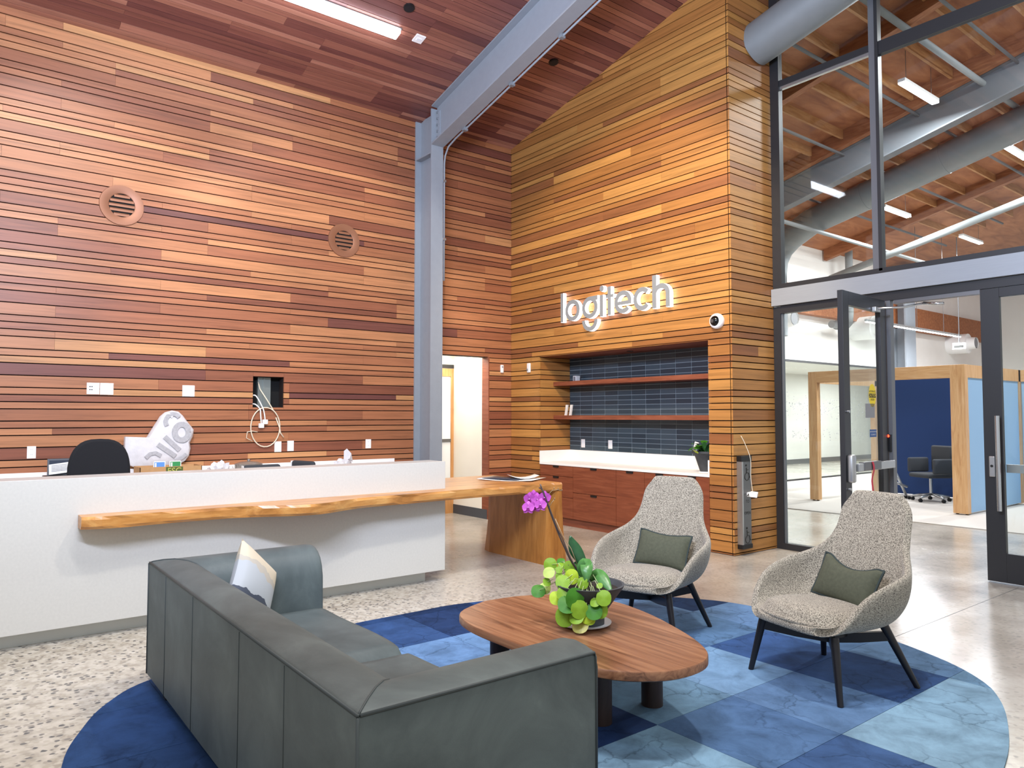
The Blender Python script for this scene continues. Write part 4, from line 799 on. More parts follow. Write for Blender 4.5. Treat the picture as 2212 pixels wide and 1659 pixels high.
# only the tilted frame of the neighbour shows
L_(MB().tube([(-.15, 0, .62), (0, 0, .3), (.1, 0, .06)], .025, 8), 'frame', 'alu', tch, True); L_(MB().tube([(-.2, -.1, .33), (.12, .0, .22)], .022, 8), 'brace', 'alu', tch, True)
for q in ((-.2, -.1, .34), (-.2, .05, .30)): L_(MB().cyl((q[0]-.03, q[1], q[2]), (q[0]+.03, q[1], q[2]), .04, n=14), 'wheel', 'alu_dark', tch, SM)
for q in ((.12, -.06), (.12, .06)): L_(MB().cyl((q[0], q[1]-.02, .03), (q[0], q[1]+.02, .03), .03, n=14), 'caster', 'black_rubber', tch, SM)
t = thing('black_bin', (3.85, 7.2, .012), 'black bin standing behind the oak pod post', 'bin'); MB().lathe([(.11, 0), (.14, .5), (.13, .5), (.1, .02)], (0, 0, .0125), 20).build('body', 'black_plastic', t, SM, world=False)
t = thing('office_plant', (5.05, 8.4, .012), 'broad leaved plant in a white pot behind the closed door', 'plant'); MB().lathe([(.12, 0), (.17, .4), (.15, .4), (.11, .02)], (0, 0, .0005), 20).build('pot', 'white_plastic', t, SM, world=False); MB().lathe([(.001, .38), (.155, .385), (.001, .39)], (0, 0, 0), 16).build('soil', 'soil', t, world=False)
for k in range(18): put('leaf', lm1, t, (0, 0, .4+.03*k), (rn.uniform(.2, 1.0), 0, rn.uniform(0, 2*PI)), rn.uniform(1.2, 2.0))
# ------------------------------------------------------------------ rug of carpet tiles
out = crom([(3.79, -4.34), (3.79, -3.9), (3.80, -3.5), (3.97, -2.95), (4.34, -2.3), (4.925, -1.832), (5.339, -1.698), (5.85, -1.66), (6.319, -1.72), (6.588, -1.808), (6.848, -1.939), (7.048, -2.097), (7.19, -2.279), (7.346, -2.607), (7.508, -3.127), (7.60, -3.8), (7.48, -4.8), (7.1, -5.65), (6.4, -6.25), (5.7, -6.45), (5.012, -6.369), (4.64, -6.244), (4.354, -6.089), (4.12, -5.835), (3.9, -5.2), (3.79, -4.34)], 6)[:-1]
rug = thing('round_rug', (5.7, -4.05, 0), 'large round rug of blue mottled carpet tiles under the lounge', 'rug')
def clip(poly, ax, val, keep_gt):
    res = []
    for i in range(len(poly)):
        a, b = poly[i-1], poly[i]; ia = (a[ax] >= val) == keep_gt or a[ax] == val; ib = (b[ax] >= val) == keep_gt or b[ax] == val
        if ia != ib:
            t = (val-a[ax])/(b[ax]-a[ax]); res.append((a[0]+t*(b[0]-a[0]), a[1]+t*(b[1]-a[1])))
        if ib: res.append(b)
    return res
TS = .607; gx = [6.925-TS*6+TS*i for i in range(9)]; gy = [-2.203+TS*1-TS*i for i in range(10)]
D_, N_, MD, LT_, ST = '#1f3766', '#27467f', '#3f64a0', '#7c9fc6', '#6288b4'
TCOL = {}
def tc(ix, iy, c): TCOL[(ix, iy)] = c
# columns counted from x=6.925 downwards: 0 is x>6.925; rows from y=-2.203 downwards: 0 is y>-2.203
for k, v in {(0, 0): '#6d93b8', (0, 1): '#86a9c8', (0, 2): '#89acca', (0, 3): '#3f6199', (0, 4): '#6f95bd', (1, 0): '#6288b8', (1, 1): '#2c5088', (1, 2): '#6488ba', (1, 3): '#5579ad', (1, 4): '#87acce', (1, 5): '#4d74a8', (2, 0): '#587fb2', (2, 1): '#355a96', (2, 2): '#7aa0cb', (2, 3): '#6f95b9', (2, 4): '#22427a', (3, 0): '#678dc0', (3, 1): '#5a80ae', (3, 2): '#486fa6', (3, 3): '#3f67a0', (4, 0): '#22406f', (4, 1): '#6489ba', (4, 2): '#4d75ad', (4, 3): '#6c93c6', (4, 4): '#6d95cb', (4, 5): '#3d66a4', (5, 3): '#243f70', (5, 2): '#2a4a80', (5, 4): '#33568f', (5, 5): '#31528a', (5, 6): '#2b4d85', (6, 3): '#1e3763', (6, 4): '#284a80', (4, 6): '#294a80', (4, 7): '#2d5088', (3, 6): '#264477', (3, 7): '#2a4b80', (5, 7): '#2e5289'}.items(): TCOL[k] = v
for i in range(8):
    for j in range(9):
        p = clip(clip(clip(clip(list(out), 0, gx[i]+.0012, True), 0, gx[i+1]-.0012, False), 1, gy[j]-.0012, False), 1, gy[j+1]+.0012, True)
        if len(p) < 3: continue
        o = MB().prism(p, .0008, .011, 2).build('carpet_tile', 'carpet_tile', rug)
        key = (6-i, j-0) if False else (6-i if gx[i] < 6.9 else 0, j)
        cl_ = lin(TCOL.get(key, random.choice(['#2f5796', '#3f66a2', '#6489ba', '#27467f']))); lu = .3*cl_[0]+.6*cl_[1]+.1*cl_[2]; o.color = tuple((c_*.82+lu*.18)*k_ for c_, k_ in zip(cl_, (.74, .82, .80)))+(1,)
# ------------------------------------------------------------------ sofa
sf = thing('leather_sofa', (5.57, -5.44, .011), 'grey green leather sofa with low square back seen from behind', 'sofa')
SX0, SX1, SY0, SY1, SH, SBZ = 4.25, 6.90, -5.895, -4.985, .70, .09
prof = [(0, SBZ), (0, SH-.012), (.006, SH-.001), (.018, SH+.005), (.06, SH+.016), (.11, SH+.022), (.16, SH+.016), (.20, SH+.0), (.235, SH-.03), (.262, SH-.075), (.28, SH-.14), (.286, .36), (.288, SBZ)]
def loft(rings):
    mb = MB(); n = len(rings[0]); V = [p for r in rings for p in r]; Fc = []
    for i in range(len(rings)-1): Fc += [(i*n+k, i*n+(k+1) % n, (i+1)*n+(k+1) % n, (i+1)*n+k) for k in range(n)]
    Fc += [tuple(range(n))[::-1], tuple(range((len(rings)-1)*n, len(rings)*n))]; return mb.add(V, Fc)
N = 14
loft([[((SX0+d)*(1-t)+(SX1-d)*t, SY0+d, z) for d, z in prof] for t in [k/N for k in range(N+1)]]).build('backrest', 'leather', sf, SM)
def arm(x0, sgn):
    rings = []
    for t in [k/8 for k in range(8)]: rings.append([(x0+sgn*d, (SY0+d)*(1-t)+(SY1-.04)*t, z) for d, z in prof])
    for yy, sc in ((SY1-.04, 1), (SY1-.018, .97), (SY1-.005, .92), (SY1, .85)):
        cx, czz = .144, .40; rings.append([(x0+sgn*(cx+(d-cx)*(1-(1-sc)*.6)), yy, czz+(z-czz)*(1-(1-sc)*.35)) for d, z in prof])
    return loft(rings).build('arm', 'leather', sf, SM)
arm(SX0, 1); arm(SX1, -1)
MB().bbox(SX0+.288, SX1-.288, SY0+.288, SY1-.01, SBZ, .27, .015).build('base', 'leather', sf, SM)
nc_ = 2; cwid = (SX1-SX0-.576)/nc_
for k in range(nc_):
    xa = SX0+.288+cwid*k
    def cush(u, v, xa=xa):
        a, b = u*2-1, v*2-1; e_ = max(0, (1-abs(a)**12))*max(0, (1-abs(b)**10))
        return (xa+.003+u*(cwid-.006), SY0+.284+v*(SY1-SY0-.28), .27+.125*e_**.16+.012*math.sin(3*a+k)*math.sin(2.2*b+.5)*e_)
    o = MB().grid(cush, 22, 16).build('seat_cushion', 'leather', sf, True)
pip = MB().tube([(SX0+.003, SY0+.004, SH-.001), (SX1-.003, SY0+.004, SH-.001)], .006, 6); pip.build('piping', 'leather_seam', sf, True)
for x0 in (SX0, SX1): MB().tube([(x0+(.003 if x0 == SX0 else -.003), SY0+.01, SH-.001), (x0+(.003 if x0 == SX0 else -.003), SY1-.02, SH-.001), (x0+(.003 if x0 == SX0 else -.003), SY1-.012, SH-.05), (x0+(.003 if x0 == SX0 else -.003), SY1-.014, SBZ+.02)], .0055, 6).build('piping', 'leather_seam', sf, True)
for x0, s in ((SX0, 1), (SX1, -1)):
    MB().tube([(x0+s*d, SY0+d, z+.001) for d, z in prof[2:11]], .0035, 6).build('mitre_seam', 'leather_seam', sf, True); MB().tube([(x0, SY0, SH-.005), (x0, SY0, SBZ)], .005, 6).build('corner_seam', 'leather_seam', sf, True)
sf.rotation_euler = (0, 0, math.radians(-.65))
for x in (4.66, 5.19, 5.87, 6.35): MB().tube([(x, SY0-.0006, SH-.01), (x, SY0-.0006, SBZ)], .0017, 5).build('back_seam', 'leather_seam', sf, True)
for x in (SX0+.24, SX1-.12):
    for y in (SY0+.07, SY1-.1): MB().bbox(x-.03, x+.03, y-.03, y+.03, .0112, SBZ+.005, .004).build('leg', 'black_plastic', sf)
def pillow(name, a, b, t, m, pipe_m, label, cat, loc, rot, bow=.07, group=None, pinch=0):
    th = thing(name, loc, label, cat, group); th.rotation_euler = rot; n = 20
    def pt(u, v, s):
        e_ = max(0, (1-u*u)*(1-v*v)); x_ = a*u*(1-bow*(1-v*v)); z_ = b*v*(1-bow*(1-u*u))
        if pinch and v > 0: z_ -= pinch*v*v*max(0, 1-(u*1.3)**2)
        return (x_, s*t*e_**.42, z_)
    mb = MB(); mb.grid(lambda u, v: pt(u*2-1, v*2-1, 1), n, n); mb.grid(lambda u, v: pt(u*2-1, v*2-1, -1), n, n)
    o = mb.build('cover', m, th, True, world=False)
    if pipe_m:
        ring = [pt(-1+2*k/n, -1, 0) for k in range(n)]+[pt(1, -1+2*k/n, 0) for k in range(n)]+[pt(1-2*k/n, 1, 0) for k in range(n)]+[pt(-1, 1-2*k/n, 0) for k in range(n)]
        MB().tube(ring, .007, 6, True).build('piping', pipe_m, th, True, world=False)
    return th
pillow('throw_pillow', .185, .185, .07, 'printed_fabric', None, 'cream patterned throw pillow propped in the sofa corner', 'pillow', (4.72, -5.46, .60), (-.3, .7, 2.1), .1)
# ------------------------------------------------------------------ coffee table
cf = thing('coffee_table', (5.87, -4.07, .011), 'walnut coffee table with rounded top and drum legs', 'table')
def sup(a, b, n, k, N=64):
    t = 2*PI*k/N; c_, s_ = math.cos(t), math.sin(t); return (math.copysign(abs(c_)**(2/n), c_)*a, math.copysign(abs(s_)**(2/n), s_)*b)
CT1 = .40; V = []; Fc = []
TO = crom([(5.115, -4.2), (5.15, -3.95), (5.29, -3.71), (5.45, -3.615), (5.65, -3.585), (5.88, -3.62), (6.104, -3.69), (6.379, -3.81), (6.56, -3.94), (6.63, -4.1), (6.6, -4.3), (6.45, -4.47), (6.2, -4.545), (5.8, -4.565), (5.45, -4.55), (5.23, -4.45), (5.115, -4.2)], 5)[:-1]; N = len(TO)
for ins, z in ((.05, CT1-.05), (.012, CT1-.046), (0, CT1-.038), (0, CT1-.006), (.004, CT1)):
    V += [(5.87+(x_-5.87)*(1-ins/.7), -4.08+(y_+4.08)*(1-ins/.45), z) for x_, y_ in TO]
for q in range(4): Fc += [(q*N+k, q*N+(k+1) % N, (q+1)*N+(k+1) % N, (q+1)*N+k) for k in range(N)]
Fc += [tuple(range(N))[::-1], tuple(range(4*N, 5*N))]
MB().add(V, Fc).build('top', 'walnut', cf, SM)
for x_, y_ in ((6.125, -4.22), (6.132, -3.85), (5.38, -4.28), (5.38, -3.88)): MB().cyl((x_, y_, .0112), (x_, y_, CT1-.049), .056, n=28).build('leg', 'walnut_dark', cf, SM)
sc_ = thing('plant_saucer', (5.845, -4.065, CT1), 'white ceramic saucer under the plant on the coffee table', 'saucer'); MB().lathe([(.001, .001), (.095, .001), (.146, .012), (.148, .016), (.10, .008), (.001, .007)], (0, 0, 0), 40).build('dish', 'saucer', sc_, SM, world=False)
PO = Vector((5.875, -4.05, CT1+.008))
pp = thing('potted_orchid', PO, 'pink orchid and round leaved plant in a tapered dark bowl on the coffee table', 'plant')
MB().lathe([(.078, .0), (.08, .07), (.10, .085), (.184, .205), (.187, .212), (.174, .212), (.095, .11), (.09, .1)], (0, 0, 0), 36).build('pot', 'concrete_pot', pp, SM, world=False)
MB().lathe([(.001, .185), (.158, .186), (.001, .195)], (0, 0, 0), 24).build('soil', 'soil', pp, world=False)
LV = [(5.681,-4.247,0.573,0.030,'d'),(5.683,-4.202,0.580,0.025,'l'),(5.736,-4.219,0.677,0.025,'l'),(5.711,-4.187,0.709,0.028,'m'),(5.729,-4.125,0.724,0.018,'d'),(5.760,-4.136,0.710,0.023,'m'),(5.798,-4.125,0.703,0.025,'m'),(5.817,-4.105,0.681,0.030,'d'),(5.842,-4.152,0.662,0.030,'b'),(5.824,-4.198,0.641,0.030,'m'),(5.774,-4.179,0.691,0.015,'m'),(5.781,-4.186,0.661,0.015,'m'),(5.737,-4.232,0.628,0.018,'m'),(5.920,-4.142,0.641,0.023,'m'),(5.870,-4.237,0.595,0.028,'m'),(5.823,-4.243,0.561,0.028,'b'),(5.959,-4.231,0.581,0.040,'d'),(5.922,-4.255,0.551,0.038,'d'),(5.981,-4.223,0.528,0.035,'m'),(5.906,-4.257,0.483,0.038,'m'),(5.962,-4.228,0.490,0.030,'m'),(5.998,-4.191,0.494,0.028,'b'),(5.968,-4.208,0.452,0.036,'y'),(6.031,-4.171,0.523,0.033,'d'),(6.036,-4.136,0.525,0.033,'m'),(6.065,-4.135,0.591,0.030,'m'),(6.027,-4.160,0.567,0.020,'m'),(6.000,-4.174,0.480,0.025,'b'),(5.980,-4.080,0.631,0.013,'m')]
def disc(m):
    V = [(0, 0, .0)]; n = 18
    for r, z in ((.5, -.05), (1, -.13)): V += [(r*math.cos(2*PI*k/n)*(1-.06*math.cos(4*PI*k/n)), r*math.sin(2*PI*k/n), z+.05*r*math.sin(6*PI*k/n)) for k in range(n)]
    Fc = [(0, 1+k, 1+(k+1) % n) for k in range(n)]+[(1+k, 1+n+k, 1+n+(k+1) % n, 1+(k+1) % n) for k in range(n)]
    me = bpy.data.meshes.new('round_leaf_'+m); me.from_pydata(V, [], Fc); me.materials.append(M['leaf_'+m])
    for p in me.polygons: p.use_smooth = True
    return me
DM = {k: disc(k) for k in 'dmbly'}; crown = Vector((0, -.02, .215))
rn3 = random.Random(11)
for x_, y_, z_, r_, k in LV:
    p = Vector((x_, y_, z_))-PO; nrm = Vector((.62+rn3.uniform(-.35, .35), -.58+rn3.uniform(-.35, .35), .45+rn3.uniform(-.3, .4)))
    o = put('round_leaf', DM[k], pp, p, nrm.to_track_quat('Z', 'Y').to_euler(), r_*1.38)
    cr = crown if z_ < .66 else Vector((-.09, -.08, .22)); mid = (cr+p)/2+Vector((.0, 0, .05)); MB().tube([cr, mid, p-nrm.normalized()*.004], .0016, 5).build('petiole', 'petiole', pp, True, world=False)
def W2(l): return [Vector(q)-PO for q in l]
base = [PO+Vector((0, .0, .19))]
MB().tube(crom(W2(base+[(5.809, -4.114, .723), (5.78, -4.144, .806), (5.759, -4.166, .874), (5.735, -4.191, .963), (5.721, -4.205, 1.017), (5.704, -4.223, 1.086), (5.689, -4.239, 1.146)]), 3), .0042, 7).build('flower_stem', 'orchid_stem', pp, True, world=False)
MB().tube(crom(W2(base+[(5.818, -4.119, .73), (5.80, -4.14, .788), (5.776, -4.155, .855), (5.758, -4.173, .904), (5.733, -4.2, .997), (5.701, -4.227, 1.106), (5.684, -4.244, 1.128)]), 3), .0038, 7).build('flower_stem', 'orchid_stem', pp, True, world=False)
MB().tube(W2([(5.83, -4.09, .70), (5.80, -4.115, .80), (5.772, -4.15, .87), (5.745, -4.18, .96)]), .0022, 6).build('stake', 'twig', pp, True, world=False)
for l_ in ([(5.721, -4.205, 1.017), (5.732, -4.194, 1.047), (5.742, -4.183, 1.065)], [(5.711, -4.216, 1.077), (5.735, -4.19, 1.114), (5.756, -4.169, 1.117), (5.77, -4.154, 1.112)]): MB().tube(W2(l_), .0018, 5).build('twig', 'twig', pp, True, world=False)
for q in ((5.742, -4.183, 1.065), (5.77, -4.154, 1.112), (5.756, -4.169, 1.12), (5.74, -4.185, 1.122)): MB().cyl(Vector(q)-PO, Vector(q)-PO+Vector((.004, 0, .008)), .003, .001, 6).build('bud', 'twig', pp, True, world=False)
def petal(m, L, Wd):
    return leaf_mesh('petal_'+m, m, L, Wd, .1, 6, .12)
P1, P2, P3 = petal('petal', .028, .036), petal('petal', .029, .022), petal('petal_lip', .016, .014)
for x_, y_, z_ in ((5.659, -4.299, 1.021), (5.713, -4.257, 1.038), (5.641, -4.275, 1.064), (5.706, -4.221, 1.074), (5.67, -4.259, 1.026), (5.671, -4.244, 1.062), (5.649, -4.252, 1.076)):
    nrm = Vector((.66+rn3.uniform(-.35, .35), -.6+rn3.uniform(-.35, .35), .05+rn3.uniform(-.2, .2))).normalized(); q = nrm.to_track_quat('Z', 'Y')
    up = Vector((0, 0, 1)); yl = (up-nrm*up.dot(nrm)).normalized(); xl = yl.cross(nrm); mt = Matrix((xl, yl, nrm)).transposed()
    fo_ = bpy.data.objects.new('flower', None); C.objects.link(fo_); fo_.parent = pp; fo_.location = Vector((x_, y_, z_))-PO; fo_.rotation_euler = mt.to_euler(); fo_.empty_display_size = .02
    for a, me in ((1.35, P1), (-1.35, P1), (0, P2), (2.45, P2), (-2.45, P2), (PI, P3)): put('petal', me, fo_, (0, 0, .002 if me is P1 else (.005 if me is P3 else 0)), (-.1, 0, a), 1.3)
    MB().cyl((0, 0, .0), (0, 0, .008), .004, .002, 8).build('column', 'petal_pale', fo_, True, world=False)
def bigleaf(pts, widths, m):
    V = []; Fc = []; P_ = crom(pts, 4); W_ = crom([(w_,) for w_ in widths], 4); n = len(P_)
    for i in range(n):
        a = Vector(P_[max(i-1, 0)]); b = Vector(P_[min(i+1, n-1)]); d = (b-a).normalized(); side = d.cross(Vector((.65, -.6, .45))).normalized(); c_ = Vector(P_[i])-PO; w_ = W_[i][0]; nn = side.cross(d)
        V += [c_-side*w_+nn*w_*.18, c_, c_+side*w_+nn*w_*.18]
    for i in range(n-1): Fc += [(i*3, i*3+1, i*3+4, i*3+3), (i*3+1, i*3+2, i*3+5, i*3+4)]
    o = MB().add(V, Fc).build('orchid_leaf', m, pp, True, world=False); s = o.modifiers.new('s', 'SOLIDIFY'); s.thickness = .0025
bigleaf([(5.85, -4.06, .64), (5.83, -4.063, .725), (5.788, -4.078, .795), (5.764, -4.089, .862)], [.012, .026, .034, .004], 'orchid_leaf')
bigleaf([(5.86, -4.07, .62), (5.862, -4.09, .70), (5.885, -4.085, .728), (5.915, -4.11, .70), (5.93, -4.125, .645)], [.014, .03, .033, .03, .008], 'orchid_leaf_light')
bigleaf([(5.87, -4.04, .63), (5.91, -4.03, .675), (5.965, -4.038, .65), (6.037, -4.049, .606)], [.012, .026, .034, .006], 'orchid_leaf_light')
bigleaf([(5.85, -4.05, .63), (5.81, -4.06, .70), (5.80, -4.10, .72)], [.012, .026, .004], 'orchid_leaf')
# ------------------------------------------------------------------ lounge chairs
def interp(tab, v):
    for (a, x0), (b, x1) in zip(tab, tab[1:]):
        if v <= b:
            t = (v-a)/(b-a); t = t*t*(3-2*t)*.35+t*.65
            return x0+(x1-x0)*t
    return tab[-1][1]
KV = [0, .08, .17, .27, .38, .5, .6, .68, .76, .84, .93, 1]
CEN = [(-.375, .335), (-.33, .335), (-.26, .33), (-.15, .32), (0, .315), (.14, .33), (.235, .40), (.285, .51), (.33, .64), (.375, .77), (.425, .93), (.455, 1.045)]
RIM = [(.22, -.355, .345), (.30, -.31, .365), (.352, -.255, .44), (.382, -.165, .54), (.40, -.05, .595), (.402, .07, .625), (.382, .18, .65), (.33, .265, .685), (.278, .325, .745), (.252, .375, .83), (.232, .42, .95), (.165, .445, 1.035)]
def kspline(tab, v):
    i = max(0, min(len(KV)-2, sum(1 for k in KV if k <= v)-1)); t = (v-KV[i])/(KV[i+1]-KV[i]); n = len(tab)-1
    a, b, c_, d = tab[max(i-1, 0)], tab[i], tab[i+1], tab[min(i+2, n)]
    ta, tb, tc_, td = KV[max(i-1, 0)], KV[i], KV[i+1], KV[min(i+2, n)]; h = tc_-tb
    out_ = []
    for j in range(len(b)):
        m0 = (c_[j]-a[j])/(tc_-ta)*h; m1 = (d[j]-b[j])/(td-tb)*h
        out_.append((2*t**3-3*t*t+1)*b[j]+(t**3-2*t*t+t)*m0+(-2*t**3+3*t*t)*c_[j]+(t**3-t*t)*m1)
    return out_
def shell_pt(u, v):
    a = u*2-1; s = abs(a); cy_, cz_ = kspline(CEN, v); rx, ry, rz_ = kspline(RIM, v); k = s**3.4
    x_ = rx*math.sin(a*PI/2*.95)/math.sin(PI/2*.95)
    return (x_, cy_+(ry-cy_)*k, cz_+(rz_-cz_)*k)
def make_chair(label, loc, rz):
    t = thing('lounge_chair', loc, label, 'chair', 'high backed tweed lounge chairs', rz)
    o = MB().grid(shell_pt, 20, 30).build('shell', 'tweed', t, True, world=False)
    s = o.modifiers.new('s', 'SOLIDIFY'); s.thickness = .042; s.offset = -1; s2 = o.modifiers.new('sub', 'SUBSURF'); s2.levels = 1; s2.render_levels = 2
    # seat pad
    def pad(u, v):
        r_ = v; th_ = 2*PI*u; c_, s_ = math.cos(th_), math.sin(th_); e_ = 2/2.6
        x_ = math.copysign(abs(c_)**e_, c_)*.295*r_*(1 if s_ < 0 else 1-.10*abs(s_)); y_ = -.095+math.copysign(abs(s_)**e_, s_)*.268*r_
        z_ = .385+.085*max(0, 1-r_**4)**.5-.05*(y_+.4)
        return (x_, y_, z_)
    o = MB().grid(pad, 48, 10).build('seat_pad', 'tweed', t, True, world=False)
    ring = [pad(k/48, 1) for k in range(48)]
    MB().tube([(p[0]*1.0, p[1], p[2]) for p in ring], .012, 8, True).build('pad_edge', 'tweed', t, True, world=False)
    for sx in (-1, 1):
        for sy in (-1, 1):
            MB().cyl((sx*.317, sy*.305, .0), (sx*(.25 if sy < 0 else .21), (-.262 if sy < 0 else .18), .33), .0155, .024, 14).build('leg', 'ebony', t, SM, world=False)
    for sx in (-1, 1): MB().add([(sx*.265+d*sx*0-.0, -.26, .0)]*0, []) if False else None
    for s_ in (-1, 1):
        bar = MB(); a = Vector((-.258*s_, -.266, .265)); b = Vector((.226*s_, .2, .265)); d = (b-a).normalized(); nn = Vector((-d.y, d.x, 0))*.014
        pts = []
        for q, zz, hh in ((a, .275, .05), ((a*.5+b*.5)*0+a*.5, .25, .055), (Vector((0, 0, .24)), .235, .06), (b*.5, .25, .055), (b, .275, .05)): pts.append([(q.x+nn.x, q.y+nn.y, zz-hh/2), (q.x-nn.x, q.y-nn.y, zz-hh/2), (q.x-nn.x, q.y-nn.y, zz+hh/2), (q.x+nn.x, q.y+nn.y, zz+hh/2)])
        loft(pts).build('cross_rail', 'ebony', t, world=False)
    MB().cyl((0, 0, .255), (0, 0, .32), .09, n=20).build('hub', 'ebony', t, SM, world=False)
    return t
chR = make_chair('high backed tweed lounge chair facing the coffee table near the closed glass door', (6.51, -2.745, .011), math.radians(-12))
chL = make_chair('high backed tweed lounge chair facing the coffee table in front of the tiled niche', (5.22, -2.82, .011), math.radians(16))
for ch, lab, off, tl in ((chR, 'olive lumbar pillow with dark piping slumped in the chair near the closed glass door', (.0, .14, .535), .05), (chL, 'olive lumbar pillow with dark piping upright in the chair before the niche', (.03, .14, .54), .0)):
    m_ = Matrix.Translation(ch.location) @ Matrix.Rotation(ch.rotation_euler.z, 4, 'Z'); p = m_ @ Vector(off)
    pillow('lumbar_pillow', .2, .128, .058, 'olive', 'olive_pipe', lab, 'pillow', p, (-.42, .06+tl, ch.rotation_euler.z), .05, None, .045 if tl else .015)
# ------------------------------------------------------------------ things behind the desk
oc_ = thing('desk_chair', (1.75, -5.72, 0), 'black fabric office chair tucked behind the reception desk', 'chair', rz=PI/2)
oln = [(-.215, .62), (.215, .62), (.235, .8), (.242, 1.0)]+[(.242*math.cos(t_)**.72, 1.0+.32*math.sin(t_)**.8) for t_ in [PI/2*k/9 for k in range(1, 9)]]
oln += [(0, 1.32)]+[(-x_, z_) for x_, z_ in oln[:1:-1]]
o = MB().prism(oln, .19, .25, 1).build('backrest', 'black_fabric', oc_, SM, world=False, bevel=.022)
L_(MB().bbox(-.25, .25, -.26, .22, .42, .51, .035, 3), 'seat', 'black_fabric', oc_, SM); L_(MB().cyl((0, 0, .1), (0, 0, .42), .03, n=12), 'post', 'black_plastic', oc_, SM); L_(MB().tube([(0, .1, .43), (0, .28, .45), (0, .27, .7)], .025, 8), 'back_bar', 'black_plastic', oc_, True)
for k in range(5):
    a = 2*PI*k/5; q = (.3*math.cos(a), .3*math.sin(a)); L_(MB().tube([(0, 0, .12), (q[0], q[1], .075)], .022, 8), 'base_arm', 'black_plastic', oc_, True); L_(MB().cyl((q[0]-.02, q[1], .032), (q[0]+.02, q[1], .032), .031, n=14), 'caster', 'black_rubber', oc_, SM)
for y, lab, wd in ((-4.23, 'charcoal upholstered chair back with white trim just above the desk, the wider one', .19), (-3.83, 'charcoal upholstered chair back seen edge on just above the desk, the narrower one', .07)):
    t = thing('guest_chair', (1.5 if wd > .1 else 1.0, y, 0), lab, 'chair', 'charcoal chairs behind the desk', rz=PI/2 if wd > .1 else PI*.08)
    L_(MB().bbox(-.19, .19, .16, .22, .55, 1.025, .03, 4), 'backrest', 'charcoal_fabric', t, SM); L_(MB().bbox(-.197, -.19, .162, .222, .55, 1.02, .003), 'trim', 'white_plastic', t); L_(MB().bbox(-.22, .22, -.24, .2, .42, .49, .03, 3), 'seat', 'charcoal_fabric', t, SM)
    for sx in (-.19, .19):
        for sy in (-.2, .17): L_(MB().cyl((sx, sy, 0), (sx*.9, sy*.9, .43), .014, n=10), 'leg', 'alu', t, SM)
    for sx in (-.15, .15): L_(MB().cyl((sx, .18, .45), (sx, .19, .6), .012, n=8), 'back_post', 'alu', t, SM)
BCZ = .8402
t = thing('letter_tray', (.4, -5.86, BCZ), 'black framed tray holding a printed paper at the counter end', 'tray')
B(.3, .5, -6.02, -5.5, BCZ, BCZ+.10).build('base', 'black_plastic', t)
o = MB().box(.34, .36, -5.985, -5.62, BCZ+.10, BCZ+.26).build('back_frame', 'gray_frame', t); MB().box(.36, .364, -5.97, -5.63, BCZ+.115, BCZ+.245).build('recess', 'mag_dark', t)
MB().add([(.40, -5.975, BCZ+.11), (.40, -5.74, BCZ+.135), (.37, -5.74, BCZ+.235), (.37, -5.975, BCZ+.205), (.404, -5.975, BCZ+.11), (.404, -5.74, BCZ+.135), (.374, -5.74, BCZ+.235), (.374, -5.975, BCZ+.205)], [(0, 1, 2, 3), (4, 5, 6, 7), (0, 1, 5, 4), (1, 2, 6, 5), (2, 3, 7, 6), (3, 0, 4, 7)]).build('printed_sheet', 'paper', t)
for k in range(5): MB().add([(.402-.005*k, -5.955, BCZ+.14+.013*k), (.402-.005*k, -5.78, BCZ+.155+.013*k), (.4005-.005*k, -5.78, BCZ+.16+.013*k), (.4005-.005*k, -5.955, BCZ+.145+.013*k)], [(0, 1, 2, 3)]).build('print_line', 'paper_ink', t)
bx = thing('cardboard_box', (.42, -4.93, BCZ), 'low brown cardboard box with a green FSC mark', 'box')
x0, x1, y0, y1, z1 = .27, .57, -5.21, -4.61, BCZ+.155
for nm, a in (('side', (x1-.006, x1, y0, y1, BCZ+.001, z1)), ('side', (x0, x0+.006, y0, y1, BCZ+.001, z1)), ('side', (x0, x1, y0, y0+.006, BCZ+.001, z1)), ('side', (x0, x1, y1-.006, y1, BCZ+.001, z1)), ('bottom', (x0, x1, y0, y1, BCZ+.0005, BCZ+.006))): B(*a).build(nm, 'cardboard', bx)
B(x1+.0003, x1+.0012, -4.965, -4.80, BCZ+.04, BCZ+.15).build('print_panel', 'green_print', bx); text('FSC', .085, 'leaf_y', 'lettering', bx, face_mtx((x1+.0018, -4.883, BCZ+.108), (0, 1, 0), (0, 0, 1)))
for y0_, y1_, m_, lab in ((-5.06, -4.945, 'blue_card', 'blue and white booklet standing in the cardboard box'), (-4.905, -4.79, 'green_card', 'green and white booklet standing in the cardboard box')):
    t = thing('booklet', (.45, (y0_+y1_)/2, BCZ+.01), lab, 'book'); B(.44, .452, y0_, y1_, BCZ+.007, BCZ+.205).build('pages', 'paper', t); B(.452, .4535, y0_+.008, y1_-.008, BCZ+.05, BCZ+.197).build('cover_panel', m_, t); B(.4533, .4545, y0_+.014, y0_+.028, BCZ+.06, BCZ+.19).build('cover_stripe', 'white_ink', t)
